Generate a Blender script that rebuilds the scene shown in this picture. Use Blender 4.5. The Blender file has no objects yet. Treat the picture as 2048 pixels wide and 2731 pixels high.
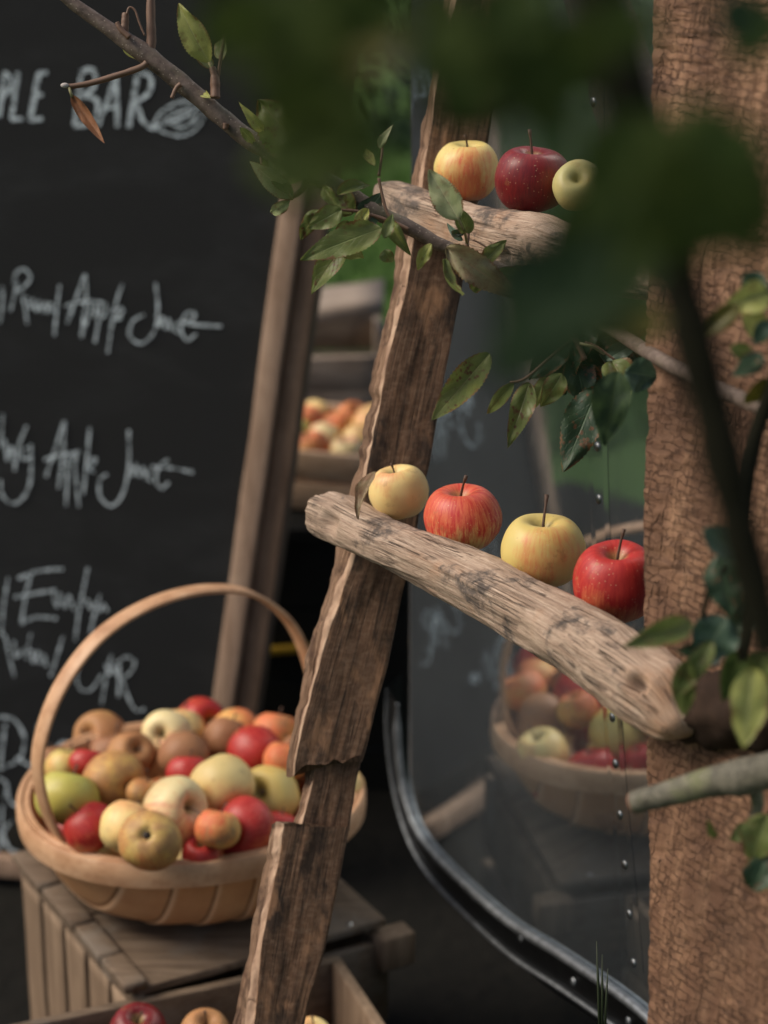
import bpy, bmesh, math, random
from mathutils import Vector, Matrix, noise
R = math.radians
random.seed(7)
S = bpy.context.scene
COL = S.collection

# ------------------------------------------------------------------ camera, sky, sun
FPX, CX, CY = 5500.0, 1024.0, 1365.5      # focal length and centre in pixels of a 2048 px wide frame
CAMZ, PITCH = 1.8, R(20)
cp, sp = math.cos(PITCH), math.sin(PITCH)
cam = bpy.data.cameras.new('camera'); co = bpy.data.objects.new('camera', cam); COL.objects.link(co)
co.location = (0, 0, CAMZ); co.rotation_euler = (math.pi/2 - PITCH, 0, 0)
cam.sensor_fit = 'HORIZONTAL'; cam.sensor_width = 24.0; cam.lens = 24.0 * FPX / 2048
cam.clip_start = 0.05; cam.clip_end = 300
cam.dof.use_dof = True; cam.dof.focus_distance = 2.03; cam.dof.aperture_fstop = (cam.lens/1000)/0.021
S.camera = co
W = bpy.data.worlds.new('World'); S.world = W; W.use_nodes = True
nt = W.node_tree; bg = nt.nodes['Background']; sky = nt.nodes.new('ShaderNodeTexSky')
sky.sky_type = 'NISHITA'; sky.sun_disc = False
SUN_EL, SUN_AZ = R(46), R(-92)          # azimuth measured from +Y towards +X
sky.sun_elevation = SUN_EL; sky.sun_rotation = SUN_AZ
sky.dust_density = 4; sky.air_density = 1.0; sky.ozone_density = 1.0
nt.links.new(sky.outputs[0], bg.inputs[0]); bg.inputs[1].default_value = 0.10
sl = bpy.data.lights.new('sun', 'SUN'); sl.energy = 2.7; sl.angle = R(30); sl.color = (1, .90, .76)
so = bpy.data.objects.new('sun', sl); COL.objects.link(so)
sd = Vector((math.sin(SUN_AZ)*math.cos(SUN_EL), math.cos(SUN_AZ)*math.cos(SUN_EL), math.sin(SUN_EL)))
so.rotation_euler = sd.to_track_quat('Z', 'Y').to_euler(); so.location = (-3, 0, 5)
vs = S.view_settings; vs.view_transform = 'Standard'; vs.look = 'None'; vs.gamma = 1; vs.exposure = 0.22
S.cycles.max_bounces = 8; S.cycles.use_denoising = True

# ------------------------------------------------------------------ helpers
def P(px, py, d):
    """pixel of the 2048 px frame at a camera depth d (metres) -> world point"""
    x = (px-CX)/FPX*d; u = -(py-CY)/FPX*d
    return Vector((x, cp*d + sp*u, CAMZ - sp*d + cp*u))
def onz(px, py, z):
    k = sp + cp*(py-CY)/FPX
    return P(px, py, (CAMZ-z)/k)
def depth(p): return p.y*cp - (p.z-CAMZ)*sp
def link(o, parent=None):
    COL.objects.link(o)
    if parent is not None:
        o.parent = parent
        if parent.type != 'EMPTY' or parent.location.length or parent.rotation_euler.x or parent.rotation_euler.z:
            bpy.context.view_layer.update()
            o.matrix_parent_inverse = parent.matrix_world.inverted()
    return o
def tag(o, label=None, cat=None, group=None, kind=None):
    if label: o['label'] = label
    if cat: o['category'] = cat
    if group: o['group'] = group
    if kind: o['kind'] = kind
    return o
def empty(name, loc=(0, 0, 0)):
    o = bpy.data.objects.new(name, None); o.location = loc; o.empty_display_size = .05
    COL.objects.link(o); bpy.context.view_layer.update(); return o
class MB:
    def __init__(s): s.v = []; s.f = []; s.uv = []
    def add(s, vs, fs, uvs=None):
        n = len(s.v); s.v += [Vector(v) for v in vs]
        s.uv += (uvs if uvs else [(0, 0)]*len(vs))
        s.f += [tuple(i+n for i in f) for f in fs]
    def box(s, c, sx, sy, sz, m=None, rot=0):
        """box centred on c; m = 3 axis vectors"""
        ax = m or (Vector((math.cos(rot), math.sin(rot), 0)), Vector((-math.sin(rot), math.cos(rot), 0)), Vector((0, 0, 1)))
        c = Vector(c); vs = []
        for dz in (-1, 1):
            for dx, dy in ((-1, -1), (1, -1), (1, 1), (-1, 1)):
                vs.append(c + ax[0]*dx*sx/2 + ax[1]*dy*sy/2 + ax[2]*dz*sz/2)
        s.add(vs, [(3, 2, 1, 0), (4, 5, 6, 7), (0, 1, 5, 4), (1, 2, 6, 5), (2, 3, 7, 6), (3, 0, 4, 7)])
    def plank(s, a, b, wv, tv, w, t, bev=.002, nseg=10, wob=.001):
        """board from a to b, width direction wv, thickness direction tv, worn edges"""
        a, b = Vector(a), Vector(b); wv = wv.normalized(); tv = tv.normalized(); L = (b-a).length; ax = (b-a)/L
        prof = []
        for sx, sy in ((1, -1), (1, 1), (-1, 1), (-1, -1)):
            c = (sx*(w/2-bev), sy*(t/2-bev))
            k0 = {(1, -1): -90, (1, 1): 0, (-1, 1): 90, (-1, -1): 180}[(sx, sy)]
            for q in (0, 45, 90):
                an = R(k0+q); prof.append((c[0]+bev*math.cos(an), c[1]+bev*math.sin(an)))
        vs = []; sd_ = random.random()*90
        for i in range(nseg+1):
            p = a + ax*L*i/nseg
            for (x, y) in prof:
                q = p + wv*x + tv*y
                q = q + noise.noise_vector(q*9 + Vector((sd_, 0, 0)))*wob
                vs.append(q)
        n = len(prof); fs = []
        for i in range(nseg):
            for j in range(n):
                fs.append((i*n+j, i*n+(j+1) % n, (i+1)*n+(j+1) % n, (i+1)*n+j))
        fs.append(tuple(range(n-1, -1, -1))); fs.append(tuple(nseg*n+j for j in range(n)))
        s.add(vs, fs)
    def tube(s, pts, rad, n=10, cap=True, seed=0, rough=0, uvs=1.0, sq=None):
        pts = [Vector(p) for p in pts]; L = 0; rings = []; vs = []; us = []
        up = Vector((0.13, .2, 1)).normalized(); prev = None
        for i, p in enumerate(pts):
            t = (pts[min(i+1, len(pts)-1)] - pts[max(i-1, 0)]).normalized()
            if prev is None:
                a = t.cross(up).normalized()
            else:
                a = (prev - t*prev.dot(t)).normalized()
            prev = a; b = t.cross(a)
            if i: L += (p-pts[i-1]).length
            r = rad[i] if hasattr(rad, '__len__') else rad
            for j in range(n):
                an = 2*math.pi*j/n
                q = a*math.cos(an)*r + b*math.sin(an)*r
                if rough: q *= 1 + rough*noise.noise(Vector((math.cos(an)*2+seed, math.sin(an)*2, L*60)))
                vs.append(p+q); us.append((j/n, L*uvs))
        fs = []
        for i in range(len(pts)-1):
            for j in range(n):
                fs.append((i*n+j, i*n+(j+1) % n, (i+1)*n+(j+1) % n, (i+1)*n+j))
        if cap:
            fs.append(tuple(range(n-1, -1, -1))); fs.append(tuple((len(pts)-1)*n+j for j in range(n)))
        s.add(vs, fs, us)
    def ball(s, c, r, nu=10, nv=6, sc=(1, 1, 1)):
        vs = []; fs = []
        for i in range(nv+1):
            th = math.pi*i/nv
            for j in range(nu):
                ph = 2*math.pi*j/nu
                vs.append(Vector(c)+Vector((math.sin(th)*math.cos(ph)*r*sc[0], math.sin(th)*math.sin(ph)*r*sc[1], math.cos(th)*r*sc[2])))
        for i in range(nv):
            for j in range(nu):
                fs.append((i*nu+j, (i+1)*nu+j, (i+1)*nu+(j+1) % nu, i*nu+(j+1) % nu))
        s.add(vs, fs)
    def build(s, name, mat, parent=None, smooth=True, origin=None):
        me = bpy.data.meshes.new(name)
        o0 = Vector(origin) if origin is not None else Vector((0, 0, 0))
        me.from_pydata([v-o0 for v in s.v], [], s.f); me.update()
        uvl = me.uv_layers.new(name='UVMap')
        for lp in me.loops: uvl.data[lp.index].uv = s.uv[lp.vertex_index]
        for p in me.polygons: p.use_smooth = smooth
        if mat: me.materials.append(mat)
        o = bpy.data.objects.new(name, me); o.location = o0
        link(o, parent)
        return o
def autosmooth(o, ang=35):
    me = o.data
    bm = bmesh.new(); bm.from_mesh(me)
    for e in bm.edges:
        if len(e.link_faces) == 2 and e.calc_face_angle(0) > R(ang): e.smooth = False
    bm.to_mesh(me); bm.free(); return o
def cat(pts, n=8):
    """Catmull-Rom through points (any dimension tuples)"""
    out = []; m = len(pts)
    for i in range(m-1):
        p0, p1, p2, p3 = pts[max(i-1, 0)], pts[i], pts[i+1], pts[min(i+2, m-1)]
        for k in range(n):
            t = k/n
            out.append(tuple(.5*((2*b) + (-a+c)*t + (2*a-5*b+4*c-d)*t*t + (-a+3*b-3*c+d)*t**3) for a, b, c, d in zip(p0, p1, p2, p3)))
    out.append(tuple(pts[-1])); return out

# ------------------------------------------------------------------ materials
class NM:
    def __init__(s, name):
        s.m = bpy.data.materials.new(name); s.m.use_nodes = True; s.t = s.m.node_tree; s.n = s.t.nodes; s.l = s.t.links
        s.b = s.n['Principled BSDF']; s.out = s.n['Material Output']
    def node(s, ty, **k):
        n = s.n.new(ty)
        for a, v in k.items():
            if a.startswith('i_'): n.inputs[a[2:].replace('_', ' ')].default_value = v
            else: setattr(n, a, v)
        return n
    def co(s, kind='Object', scale=(1, 1, 1), rot=(0, 0, 0)):
        tc = s.node('ShaderNodeTexCoord'); mp = s.node('ShaderNodeMapping'); mp.inputs['Scale'].default_value = scale
        mp.inputs['Rotation'].default_value = rot
        s.l.new(tc.outputs[kind], mp.inputs[0]); return mp.outputs[0]
    def noise(s, vec, scale, detail=4, rough=.55, dist=0):
        n = s.node('ShaderNodeTexNoise'); n.inputs['Scale'].default_value = scale; n.inputs['Detail'].default_value = detail
        n.inputs['Roughness'].default_value = rough; n.inputs['Distortion'].default_value = dist
        s.l.new(vec, n.inputs['Vector']); return n.outputs['Fac']
    def voro(s, vec, scale, feature='F1', rand=1):
        n = s.node('ShaderNodeTexVoronoi', feature=feature); n.inputs['Scale'].default_value = scale
        n.inputs['Randomness'].default_value = rand
        s.l.new(vec, n.inputs['Vector']); return n.outputs['Distance']
    def ramp(s, fac, stops, interp='LINEAR'):
        n = s.node('ShaderNodeValToRGB'); n.color_ramp.interpolation = interp
        e = n.color_ramp.elements
        while len(e) < len(stops): e.new(.5)
        for i, (p, c) in enumerate(stops):
            e[i].position = p
            e[i].color = (c, c, c, 1) if not hasattr(c, '__len__') else (*c, 1)
        s.l.new(fac, n.inputs[0]); return n.outputs[0]
    def mix(s, fac, a, b, mode='MIX'):
        n = s.node('ShaderNodeMix', data_type='RGBA', blend_type=mode)
        for sock, v in ((n.inputs[0], fac), (n.inputs[6], a), (n.inputs[7], b)):
            if hasattr(v, 'is_linked') or hasattr(v, 'links'): s.l.new(v, sock)
            elif hasattr(v, '__len__'): sock.default_value = (*v, 1)
            else: sock.default_value = v
        return n.outputs[2]
    def math(s, op, a, b=None, c=None, clamp=False):
        n = s.node('ShaderNodeMath', operation=op); n.use_clamp = clamp
        for i, v in enumerate((a, b, c)):
            if v is None: continue
            if hasattr(v, 'links'): s.l.new(v, n.inputs[i])
            else: n.inputs[i].default_value = v
        return n.outputs[0]
    def bump(s, h, strength=.5, dist=.002, prev=None):
        n = s.node('ShaderNodeBump'); n.inputs['Strength'].default_value = strength; n.inputs['Distance'].default_value = dist
        s.l.new(h, n.inputs['Height'])
        if prev: s.l.new(prev, n.inputs['Normal'])
        return n.outputs[0]
    def fin(s, col, rough=.6, nrm=None, spec=.5, metal=0):
        if hasattr(col, 'links'): s.l.new(col, s.b.inputs['Base Color'])
        else: s.b.inputs['Base Color'].default_value = (*col, 1)
        if hasattr(rough, 'links'): s.l.new(rough, s.b.inputs['Roughness'])
        else: s.b.inputs['Roughness'].default_value = rough
        s.b.inputs['Specular IOR Level'].default_value = spec; s.b.inputs['Metallic'].default_value = metal
        if nrm: s.l.new(nrm, s.b.inputs['Normal'])
        return s.m

def wood_mat(name, dark, mid, light, grain=(1, 1, .06), sc=60, patch=9, crack=.5, bump=.6, rough=.75, rot=(0, 0, 0), grey=None, kind='Object'):
    m = NM(name); v = m.co(kind, grain, rot); v0 = m.co(kind)
    g = m.noise(v, sc, 8, .65, .4); g2 = m.noise(v, sc*3.5, 5, .6); p = m.noise(v0, patch, 5, .6)
    c = m.ramp(g, [(.3, dark), (.48, mid), (.7, light)])
    c = m.mix(m.ramp(p, [(.35, 0.0), (.7, .75)]), c, m.mix(.5, c, dark))
    c = m.mix(m.math('MULTIPLY', m.ramp(g2, [(.35, 1.0), (.5, 0.0)]), .55), c, dark)
    if grey:
        p2 = m.noise(v0, patch*1.7, 6, .65); c = m.mix(m.math('MULTIPLY', m.ramp(p2, [(.5, 0.0), (.62, 1.0)]), .7), c, grey)
    cr = m.noise(v, sc*.55, 3, .5, 1.2)
    line = m.ramp(m.math('ABSOLUTE', m.math('SUBTRACT', cr, .5)), [(0.0, 1.0), (.018, 0.0)])
    gate = m.ramp(m.noise(v0, patch*1.3, 3), [(.48, 0.0), (.56, 1.0)])
    line = m.math('MULTIPLY', m.math('MULTIPLY', line, gate), crack)
    c = m.mix(line, c, tuple(x*.12 for x in dark))
    h = m.math('SUBTRACT', m.math('ADD', m.math('MULTIPLY', g, .7), m.math('MULTIPLY', g2, .3)), line)
    return m.fin(c, rough, m.bump(h, bump, .003), .3)

M = {}
def driftwood():
    # UV: x around 0..1, y along in metres
    m = NM('driftwood'); v = m.co('UV', (.45, 1.3, 1)); vo = m.co('Object')
    v.node.inputs['Scale'].default_value = (4.5, 2.2, 1)
    fine = m.co('UV', (22, 11, 1)); fine2 = m.co('UV', (60, 42, 1))
    g = m.noise(fine, 1.5, 8, .7, .8); g2 = m.noise(fine2, 1.6, 6, .7, .3); p = m.noise(vo, 14, 6, .65)
    c = m.ramp(g, [(.3, (.17, .11, .075)), (.45, (.36, .255, .185)), (.6, (.49, .37, .28)), (.78, (.60, .48, .38))])
    c = m.mix(m.ramp(g2, [(.36, .75), (.5, 0.0)]), c, (.17, .11, .075))
    # orange-brown heartwood showing where the bark came off
    c = m.mix(m.ramp(m.noise(vo, 9, 5, .6), [(.52, 0.0), (.68, .55)]), c, (.40, .19, .085))
    # grey-black weathering patches
    blot = m.math('MULTIPLY', m.ramp(p, [(.53, 0.0), (.60, 1.0)]), m.ramp(m.noise(vo, 90, 6, .7), [(.38, .15), (.55, 1.0)]))
    c = m.mix(m.math('MULTIPLY', blot, .9), c, (.075, .062, .055))
    sp_ = m.ramp(m.voro(vo, 160), [(.10, 1.0), (.2, 0.0)]); spg = m.ramp(m.noise(vo, 22, 3), [(.52, 0.0), (.58, 1.0)])
    c = m.mix(m.math('MULTIPLY', m.math('MULTIPLY', sp_, spg), .7), c, (.10, .065, .045))
    cr = m.noise(m.co('UV', (9, 1.6, 1)), 2.2, 4, .6, 1.0)
    line = m.math('MULTIPLY', m.ramp(m.math('ABSOLUTE', m.math('SUBTRACT', cr, .5)), [(0.0, 1.0), (.022, 0.0)]), m.ramp(m.noise(vo, 16, 3), [(.46, 0.0), (.54, 1.0)]))
    c = m.mix(m.math('MULTIPLY', line, .9), c, (.03, .018, .012))
    h = m.math('SUBTRACT', m.math('ADD', m.math('MULTIPLY', g, .6), m.math('MULTIPLY', g2, .35)), m.math('MULTIPLY', line, 1.5))
    return m.fin(c, .72, m.bump(h, .8, .0035), .3)
M['drift'] = driftwood()
M['rail'] = wood_mat('split_timber', (.050, .026, .015), (.165, .088, .05), (.30, .18, .11), grain=(1, 1, .05), sc=42, patch=8, crack=.9, bump=.9, rough=.7)
def rail_mat():
    m = NM('old_split_timber'); fine = m.co('UV', (7, 3.2, 1)); f2 = m.co('UV', (30, 16, 1)); vo = m.co('Object')
    g = m.noise(fine, 5, 8, .7, .5); g2 = m.noise(f2, 5, 6, .7, .2); x = m.noise(m.co('UV', (1.4, 40, 1)), 4, 5, .7)
    c = m.ramp(g, [(.3, (.050, .024, .013)), (.48, (.130, .066, .035)), (.62, (.205, .112, .064)), (.8, (.31, .18, .11))])
    c = m.mix(m.ramp(g2, [(.36, .7), (.5, 0.0)]), c, (.07, .036, .02))
    c = m.mix(m.math('MULTIPLY', m.ramp(x, [(.45, 0.0), (.65, 1.0)]), .35), c, (.34, .22, .145))
    p = m.noise(m.co('Object', (1, 1, .45)), 17, 6, .68)
    c = m.mix(m.math('MULTIPLY', m.ramp(p, [(.52, 0.0), (.60, 1.0)]), .82), c, (.030, .018, .012))
    c = m.mix(m.math('MULTIPLY', m.ramp(m.noise(m.co('Object', (1, 1, .3)), 30, 4, .6), [(.56, 0.0), (.64, 1.0)]), .6), c, (.36, .19, .10))
    cr = m.noise(m.co('UV', (4, .5, 1)), 3, 4, .6, .9)
    line = m.math('MULTIPLY', m.ramp(m.math('ABSOLUTE', m.math('SUBTRACT', cr, .5)), [(0.0, 1.0), (.02, 0.0)]), m.ramp(m.noise(vo, 13, 3), [(.44, 0.0), (.54, 1.0)]))
    c = m.mix(m.math('MULTIPLY', line, .9), c, (.012, .008, .006))
    h = m.math('SUBTRACT', m.math('ADD', m.math('MULTIPLY', g, .7), m.math('MULTIPLY', g2, .3)), line)
    return m.fin(c, .72, m.bump(h, .9, .004), .3)
M['rail'] = rail_mat()
def bark_edge():
    m = NM('ragged_split_edge'); fine = m.co('UV', (12, 1.4, 1)); vo = m.co('Object')
    g = m.noise(fine, 5, 8, .7, .6)
    c = m.ramp(g, [(.32, (.05, .026, .016)), (.46, (.20, .115, .07)), (.6, (.36, .23, .15)), (.8, (.5, .34, .23))])
    c = m.mix(m.math('MULTIPLY', m.ramp(m.noise(vo, 28, 6, .7), [(.5, 0.0), (.62, 1.0)]), .7), c, (.06, .03, .02))
    return m.fin(c, .75, m.bump(g, 1.0, .005), .25)
M['bark_edge'] = bark_edge()
M['fresh_split'] = wood_mat('fresh_split_edge', (.22, .13, .085), (.42, .28, .19), (.52, .37, .26), grain=(1, 1, .06), sc=60, crack=.5, bump=.6)
def post_mat():
    m = NM('cracked_timber'); vo = m.co('Object')
    lon = m.noise(m.co('Object', (1, 1, .06)), 52, 8, .7, .5)
    hor = m.noise(m.co('Object', (.22, .22, 1)), 80, 7, .7, .3)
    sx = m.node('ShaderNodeSeparateXYZ'); m.l.new(vo, sx.inputs[0])
    d1 = m.math('MULTIPLY', m.math('SUBTRACT', m.noise(vo, 60, 5, .7), .5), .020); d2 = m.math('MULTIPLY', m.math('SUBTRACT', m.noise(m.co('Object', (1.3, 1.3, .8)), 52, 5, .7), .5), .014)
    cb = m.node('ShaderNodeCombineXYZ'); m.l.new(m.math('ADD', sx.outputs[0], d1), cb.inputs[0]); m.l.new(m.math('ADD', sx.outputs[2], d2), cb.inputs[1])
    bk_ = m.node('ShaderNodeTexBrick'); m.l.new(cb.outputs[0], bk_.inputs['Vector'])
    for k_, v_ in (('Scale', 1.0), ('Mortar Size', .0007), ('Mortar Smooth', .6), ('Brick Width', .0105), ('Row Height', .0070), ('Bias', 0)): bk_.inputs[k_].default_value = v_
    bk_.inputs['Color1'].default_value = (0, 0, 0, 1); bk_.inputs['Color2'].default_value = (1, 1, 1, 1)
    gate = m.ramp(m.noise(vo, 30, 6, .7), [(.42, .0), (.60, 1.0)])
    vc = m.noise(m.co('Object', (1, 1, .035)), 50, 4, .55, .2); vl = m.ramp(m.math('ABSOLUTE', m.math('SUBTRACT', vc, .5)), [(0.0, 1.0), (.02, 0.0)])
    crack = m.math('MAXIMUM', m.math('MULTIPLY', bk_.outputs['Fac'], gate), m.math('MULTIPLY', m.math('MULTIPLY', vl, .75), m.ramp(m.noise(vo, 9, 3), [(.4, .2), (.6, 1.0)])))
    big = m.noise(m.co('Object', (1, 1, .45)), 9, 6, .62)
    c = m.ramp(lon, [(.28, (.085, .040, .022)), (.46, (.19, .100, .056)), (.62, (.28, .158, .092)), (.8, (.40, .245, .15))])
    c = m.mix(m.ramp(hor, [(.36, .85), (.5, 0.0)]), c, (.095, .05, .03))
    c = m.mix(m.math('MULTIPLY', m.ramp(big, [(.46, 0.0), (.62, 1.0)]), .75), c, (.075, .038, .022))
    c = m.mix(m.math('MULTIPLY', m.ramp(m.noise(m.co('Object', (1, 1, .03)), 36, 5, .6), [(.46, .8), (.56, 0.0)]), .6), c, (.10, .048, .027))
    c = m.mix(m.math('MULTIPLY', crack, .55), c, (.045, .022, .013))
    h = m.math('SUBTRACT', m.math('ADD', m.math('MULTIPLY', lon, .5), m.math('MULTIPLY', hor, .6)), crack)
    return m.fin(c, .75, m.bump(h, .85, .006), .3)
M['post'] = post_mat()
M['stile'] = wood_mat('frame_wood', (.20, .125, .08), (.34, .23, .16), (.44, .31, .22), grain=(1, 1, .05), sc=40, crack=.2, bump=.3)
M['stile_shaded'] = wood_mat('frame_wood_shaded', (.10, .06, .037), (.18, .115, .075), (.25, .165, .11), grain=(1, 1, .05), sc=40, crack=.2, bump=.3)  # stile wood darkened to carry the shade of its side face
M['crate'] = wood_mat('weathered_crate_wood', (.065, .043, .028), (.135, .095, .064), (.21, .155, .11), grain=(.12, 1, 1), sc=38, patch=6, crack=.3, bump=.4, grey=(.16, .135, .11), rot=(0, 0, R(15)))
M['crate_v'] = wood_mat('weathered_slat_wood', (.11, .072, .046), (.21, .145, .095), (.30, .215, .145), grain=(1, 1, .08), sc=40, patch=6, crack=.3, bump=.4)
M['crate_far'] = wood_mat('pale_crate_wood', (.34, .22, .14), (.54, .37, .25), (.64, .46, .33), grain=(.1, 1, 1), sc=30, patch=5, crack=.2, bump=.3)
M['crate_grey'] = wood_mat('grey_crate_wood', (.17, .13, .10), (.29, .23, .18), (.40, .33, .27), grain=(.1, 1, 1), sc=30, patch=5, crack=.2, bump=.3)
M['trug'] = wood_mat('trug_willow_board', (.34, .16, .07), (.52, .265, .12), (.60, .34, .17), grain=(1, 1, .22), sc=40, patch=8, crack=.08, bump=.15, rough=.5)
M['trug_strip'] = wood_mat('trug_bentwood', (.38, .2, .105), (.54, .32, .185), (.63, .41, .255), grain=(.3, .3, .3), sc=55, patch=8, crack=.05, bump=.15, rough=.45)
def hull_mat():
    m = NM('trug_lapped_boards'); vo = m.co('Object'); tc = m.node('ShaderNodeTexCoord'); sx = m.node('ShaderNodeSeparateXYZ'); m.l.new(tc.outputs['UV'], sx.inputs[0])
    fr = m.math('FRACT', sx.outputs[0]); fl = m.math('FLOOR', sx.outputs[0])
    wn = m.node('ShaderNodeTexWhiteNoise', noise_dimensions='1D'); m.l.new(fl, wn.inputs['W'])
    g = m.noise(m.co('UV', (9, 1, 1)), 6, 4, .6); n = m.noise(vo, 18, 5, .6)
    c = m.mix(m.ramp(n, [(.35, 0.0), (.65, 1.0)]), (.52, .26, .12), (.64, .36, .18))
    c = m.mix(m.math('MULTIPLY', wn.outputs['Value'], .35), c, (.46, .20, .085))
    c = m.mix(m.math('MULTIPLY', m.ramp(g, [(.4, .3), (.55, 0.0)]), 1.0), c, (.26, .12, .055))
    c = m.mix(m.ramp(fr, [(.84, 0.0), (.91, .75), (.955, .75), (.965, 0.0)]), c, (.68, .43, .26))
    c = m.mix(m.ramp(fr, [(.0, .9), (.05, 0.0), (.965, 0.0), (.98, .9)]), c, (.10, .045, .02))
    return m.fin(c, .5, m.bump(n, .15, .001), .35)
M['hull'] = hull_mat()
def plain(name, c, rough=.6, spec=.5, metal=0, ns=40, amt=.25):
    m = NM(name); n = m.noise(m.co('Object'), ns, 5, .6)
    return m.fin(m.mix(m.ramp(n, [(.35, 0.0), (.65, amt)]), c, tuple(x*.5 for x in c)), rough, m.bump(n, .2, .001), spec, metal)
M['board'] = plain('chalkboard_black', (.0150, .0158, .0162), .85, .2, 0, 6, .4)
def board_mat():
    m = NM('chalkboard_smeared'); n = m.noise(m.co('Object', (1, 1, 2.2)), 4, 5, .6, .6); f = m.noise(m.co('Object', (.5, 1, 3)), 55, 4, .7)
    c = m.mix(m.math('MULTIPLY', m.ramp(n, [(.48, 0.0), (.68, 1.0)]), m.ramp(f, [(.35, .15), (.65, .6)])), (.0140, .0148, .0152), (.030, .032, .033))
    return m.fin(c, .85, None, .2)
M['board'] = board_mat()
M['blackplank'] = plain('black_stained_wood', (.012, .012, .010), .7, .25, 0, 20, .5)
M['yellow'] = plain('yellow_plastic', (.55, .33, .03), .5)
M['nail'] = plain('nail_steel', (.4, .4, .38), .4, .5, .8)
def chalk():
    m = NM('chalk'); n = m.noise(m.co('Object'), 130, 6, .8)
    return m.fin(m.ramp(n, [(.40, (.04, .045, .048)), (.56, (.58, .66, .69))]), .9, None, .1)
M['chalk'] = chalk()
def metal():
    m = NM('polished_aluminium'); v = m.co('Object', (1, 1, .12)); vo = m.co('Object')
    s1 = m.noise(v, 22, 6, .7, .4); s2 = m.noise(vo, 70, 5, .7); dirt = m.noise(vo, 4, 5, .6)
    c = m.mix(m.ramp(dirt, [(.35, 0.0), (.7, 1.0)]), (.55, .62, .67), (.43, .485, .53))
    rg = m.math('ADD', m.ramp(s1, [(.45, .02), (.75, .10)]), m.math('MULTIPLY', m.ramp(s2, [(.5, 0.0), (.8, .07)]), 1.0))
    return m.fin(c, rg, m.bump(m.noise(m.co('Object', (1, 1, .5)), 5, 2), .05, .004), .5, .95)
M['metal'] = metal()
M['trim'] = plain('polished_trim', (.30, .32, .34), .55, .5, 1, 60, .8)
M['rivet'] = plain('rivet_metal', (.22, .23, .24), .38, .5, 1, 60, .3)
M['skirt'] = plain('dark_metal_skirt', (.09, .095, .10), .35, .5, 1, 40, .5)
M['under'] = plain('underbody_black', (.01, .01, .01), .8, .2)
M['tyre'] = plain('tyre_rubber', (.012, .012, .012), .8, .3)

def leaf_mat(name, base, alt, spot=None, spotamt=.5, vein=(.25, .30, .12), trans=.3, spec=.35, rgh=.45):
    m = NM(name); tc = m.node('ShaderNodeTexCoord'); sx = m.node('ShaderNodeSeparateXYZ'); m.l.new(tc.outputs['UV'], sx.inputs[0])
    u = m.math('ABSOLUTE', sx.outputs[0]); vv = sx.outputs[1]
    vo = m.co('Object')
    n = m.noise(vo, 45, 5, .65); n2 = m.noise(vo, 150, 5, .7)
    c = m.mix(m.ramp(n, [(.35, 0.0), (.65, 1.0)]), base, alt)
    side = m.math('FRACT', m.math('SUBTRACT', m.math('MULTIPLY', vv, 8.0), m.math('MULTIPLY', u, 2.6)))
    side = m.ramp(m.math('ABSOLUTE', m.math('SUBTRACT', side, .5)), [(0.0, 1.0), (.07, 0.0)])
    mid = m.ramp(u, [(.02, 1.0), (.06, 0.0)])
    ve = m.math('MAXIMUM', mid, m.math('MULTIPLY', side, .45))
    c = m.mix(m.math('MULTIPLY', ve, .7), c, vein)
    if spot:
        s = m.math('MULTIPLY', m.ramp(m.voro(vo, 170), [(.2, 1.0), (.38, 0.0)]), m.ramp(m.noise(vo, 40, 4), [(.46, 0.0), (.56, 1.0)]))
        e = m.ramp(m.noise(vo, 60, 5, .7), [(.58, 0.0), (.66, 1.0)])
        c = m.mix(m.math('MULTIPLY', m.math('MAXIMUM', s, e), spotamt), c, spot)
    if spot:
        ed_ = m.ramp(m.math('ADD', u, m.math('MULTIPLY', m.math('SUBTRACT', m.noise(vo, 70, 4), .5), 1.1)), [(.92, 0.0), (1.12, .85)])
        c = m.mix(ed_, c, (.16, .075, .03))
    h = m.math('ADD', m.math('MULTIPLY', ve, -1.0), m.math('MULTIPLY', n2, .5))
    nr = m.bump(h, .5, .0015)
    m.fin(c, rgh, nr, spec)
    tr = m.node('ShaderNodeBsdfTranslucent'); m.l.new(c, tr.inputs[0]); ms = m.node('ShaderNodeMixShader'); ms.inputs[0].default_value = trans
    m.l.new(m.b.outputs[0], ms.inputs[1]); m.l.new(tr.outputs[0], ms.inputs[2]); m.l.new(ms.outputs[0], m.out.inputs[0])
    return m.m
M['leaf_yg'] = leaf_mat('leaf_yellow_green', (.27, .29, .08), (.34, .35, .10), (.16, .08, .03), .5, (.40, .40, .18), .3)
M['leaf_green'] = leaf_mat('leaf_green', (.105, .14, .035), (.165, .19, .06), (.14, .06, .03), .45, (.22, .26, .10))
M['leaf_spot'] = leaf_mat('leaf_green_spotted', (.14, .165, .04), (.10, .13, .035), (.085, .028, .015), .85, (.20, .2, .08))
M['leaf_dark'] = leaf_mat('leaf_dark_green', (.020, .046, .022), (.034, .062, .026), (.22, .07, .035), .5, (.06, .11, .05), .2)
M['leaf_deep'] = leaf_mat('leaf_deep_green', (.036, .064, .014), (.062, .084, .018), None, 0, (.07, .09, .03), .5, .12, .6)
M['leaf_olive'] = leaf_mat('leaf_olive', (.07, .064, .008), (.10, .085, .010), None, 0, (.15, .14, .03), .2)
M['leaf_pale'] = leaf_mat('leaf_pale_underside', (.24, .28, .13), (.31, .33, .18), (.22, .13, .07), .5, (.42, .42, .25), .25)
M['leaf_teal'] = leaf_mat('leaf_blue_green', (.045, .085, .055), (.065, .105, .07), None, 0, (.14, .2, .12), .2)
M['leaf_brown'] = leaf_mat('leaf_brown_curled', (.20, .115, .065), (.26, .24, .13), (.12, .06, .035), .5, (.34, .24, .14), .2)
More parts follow.
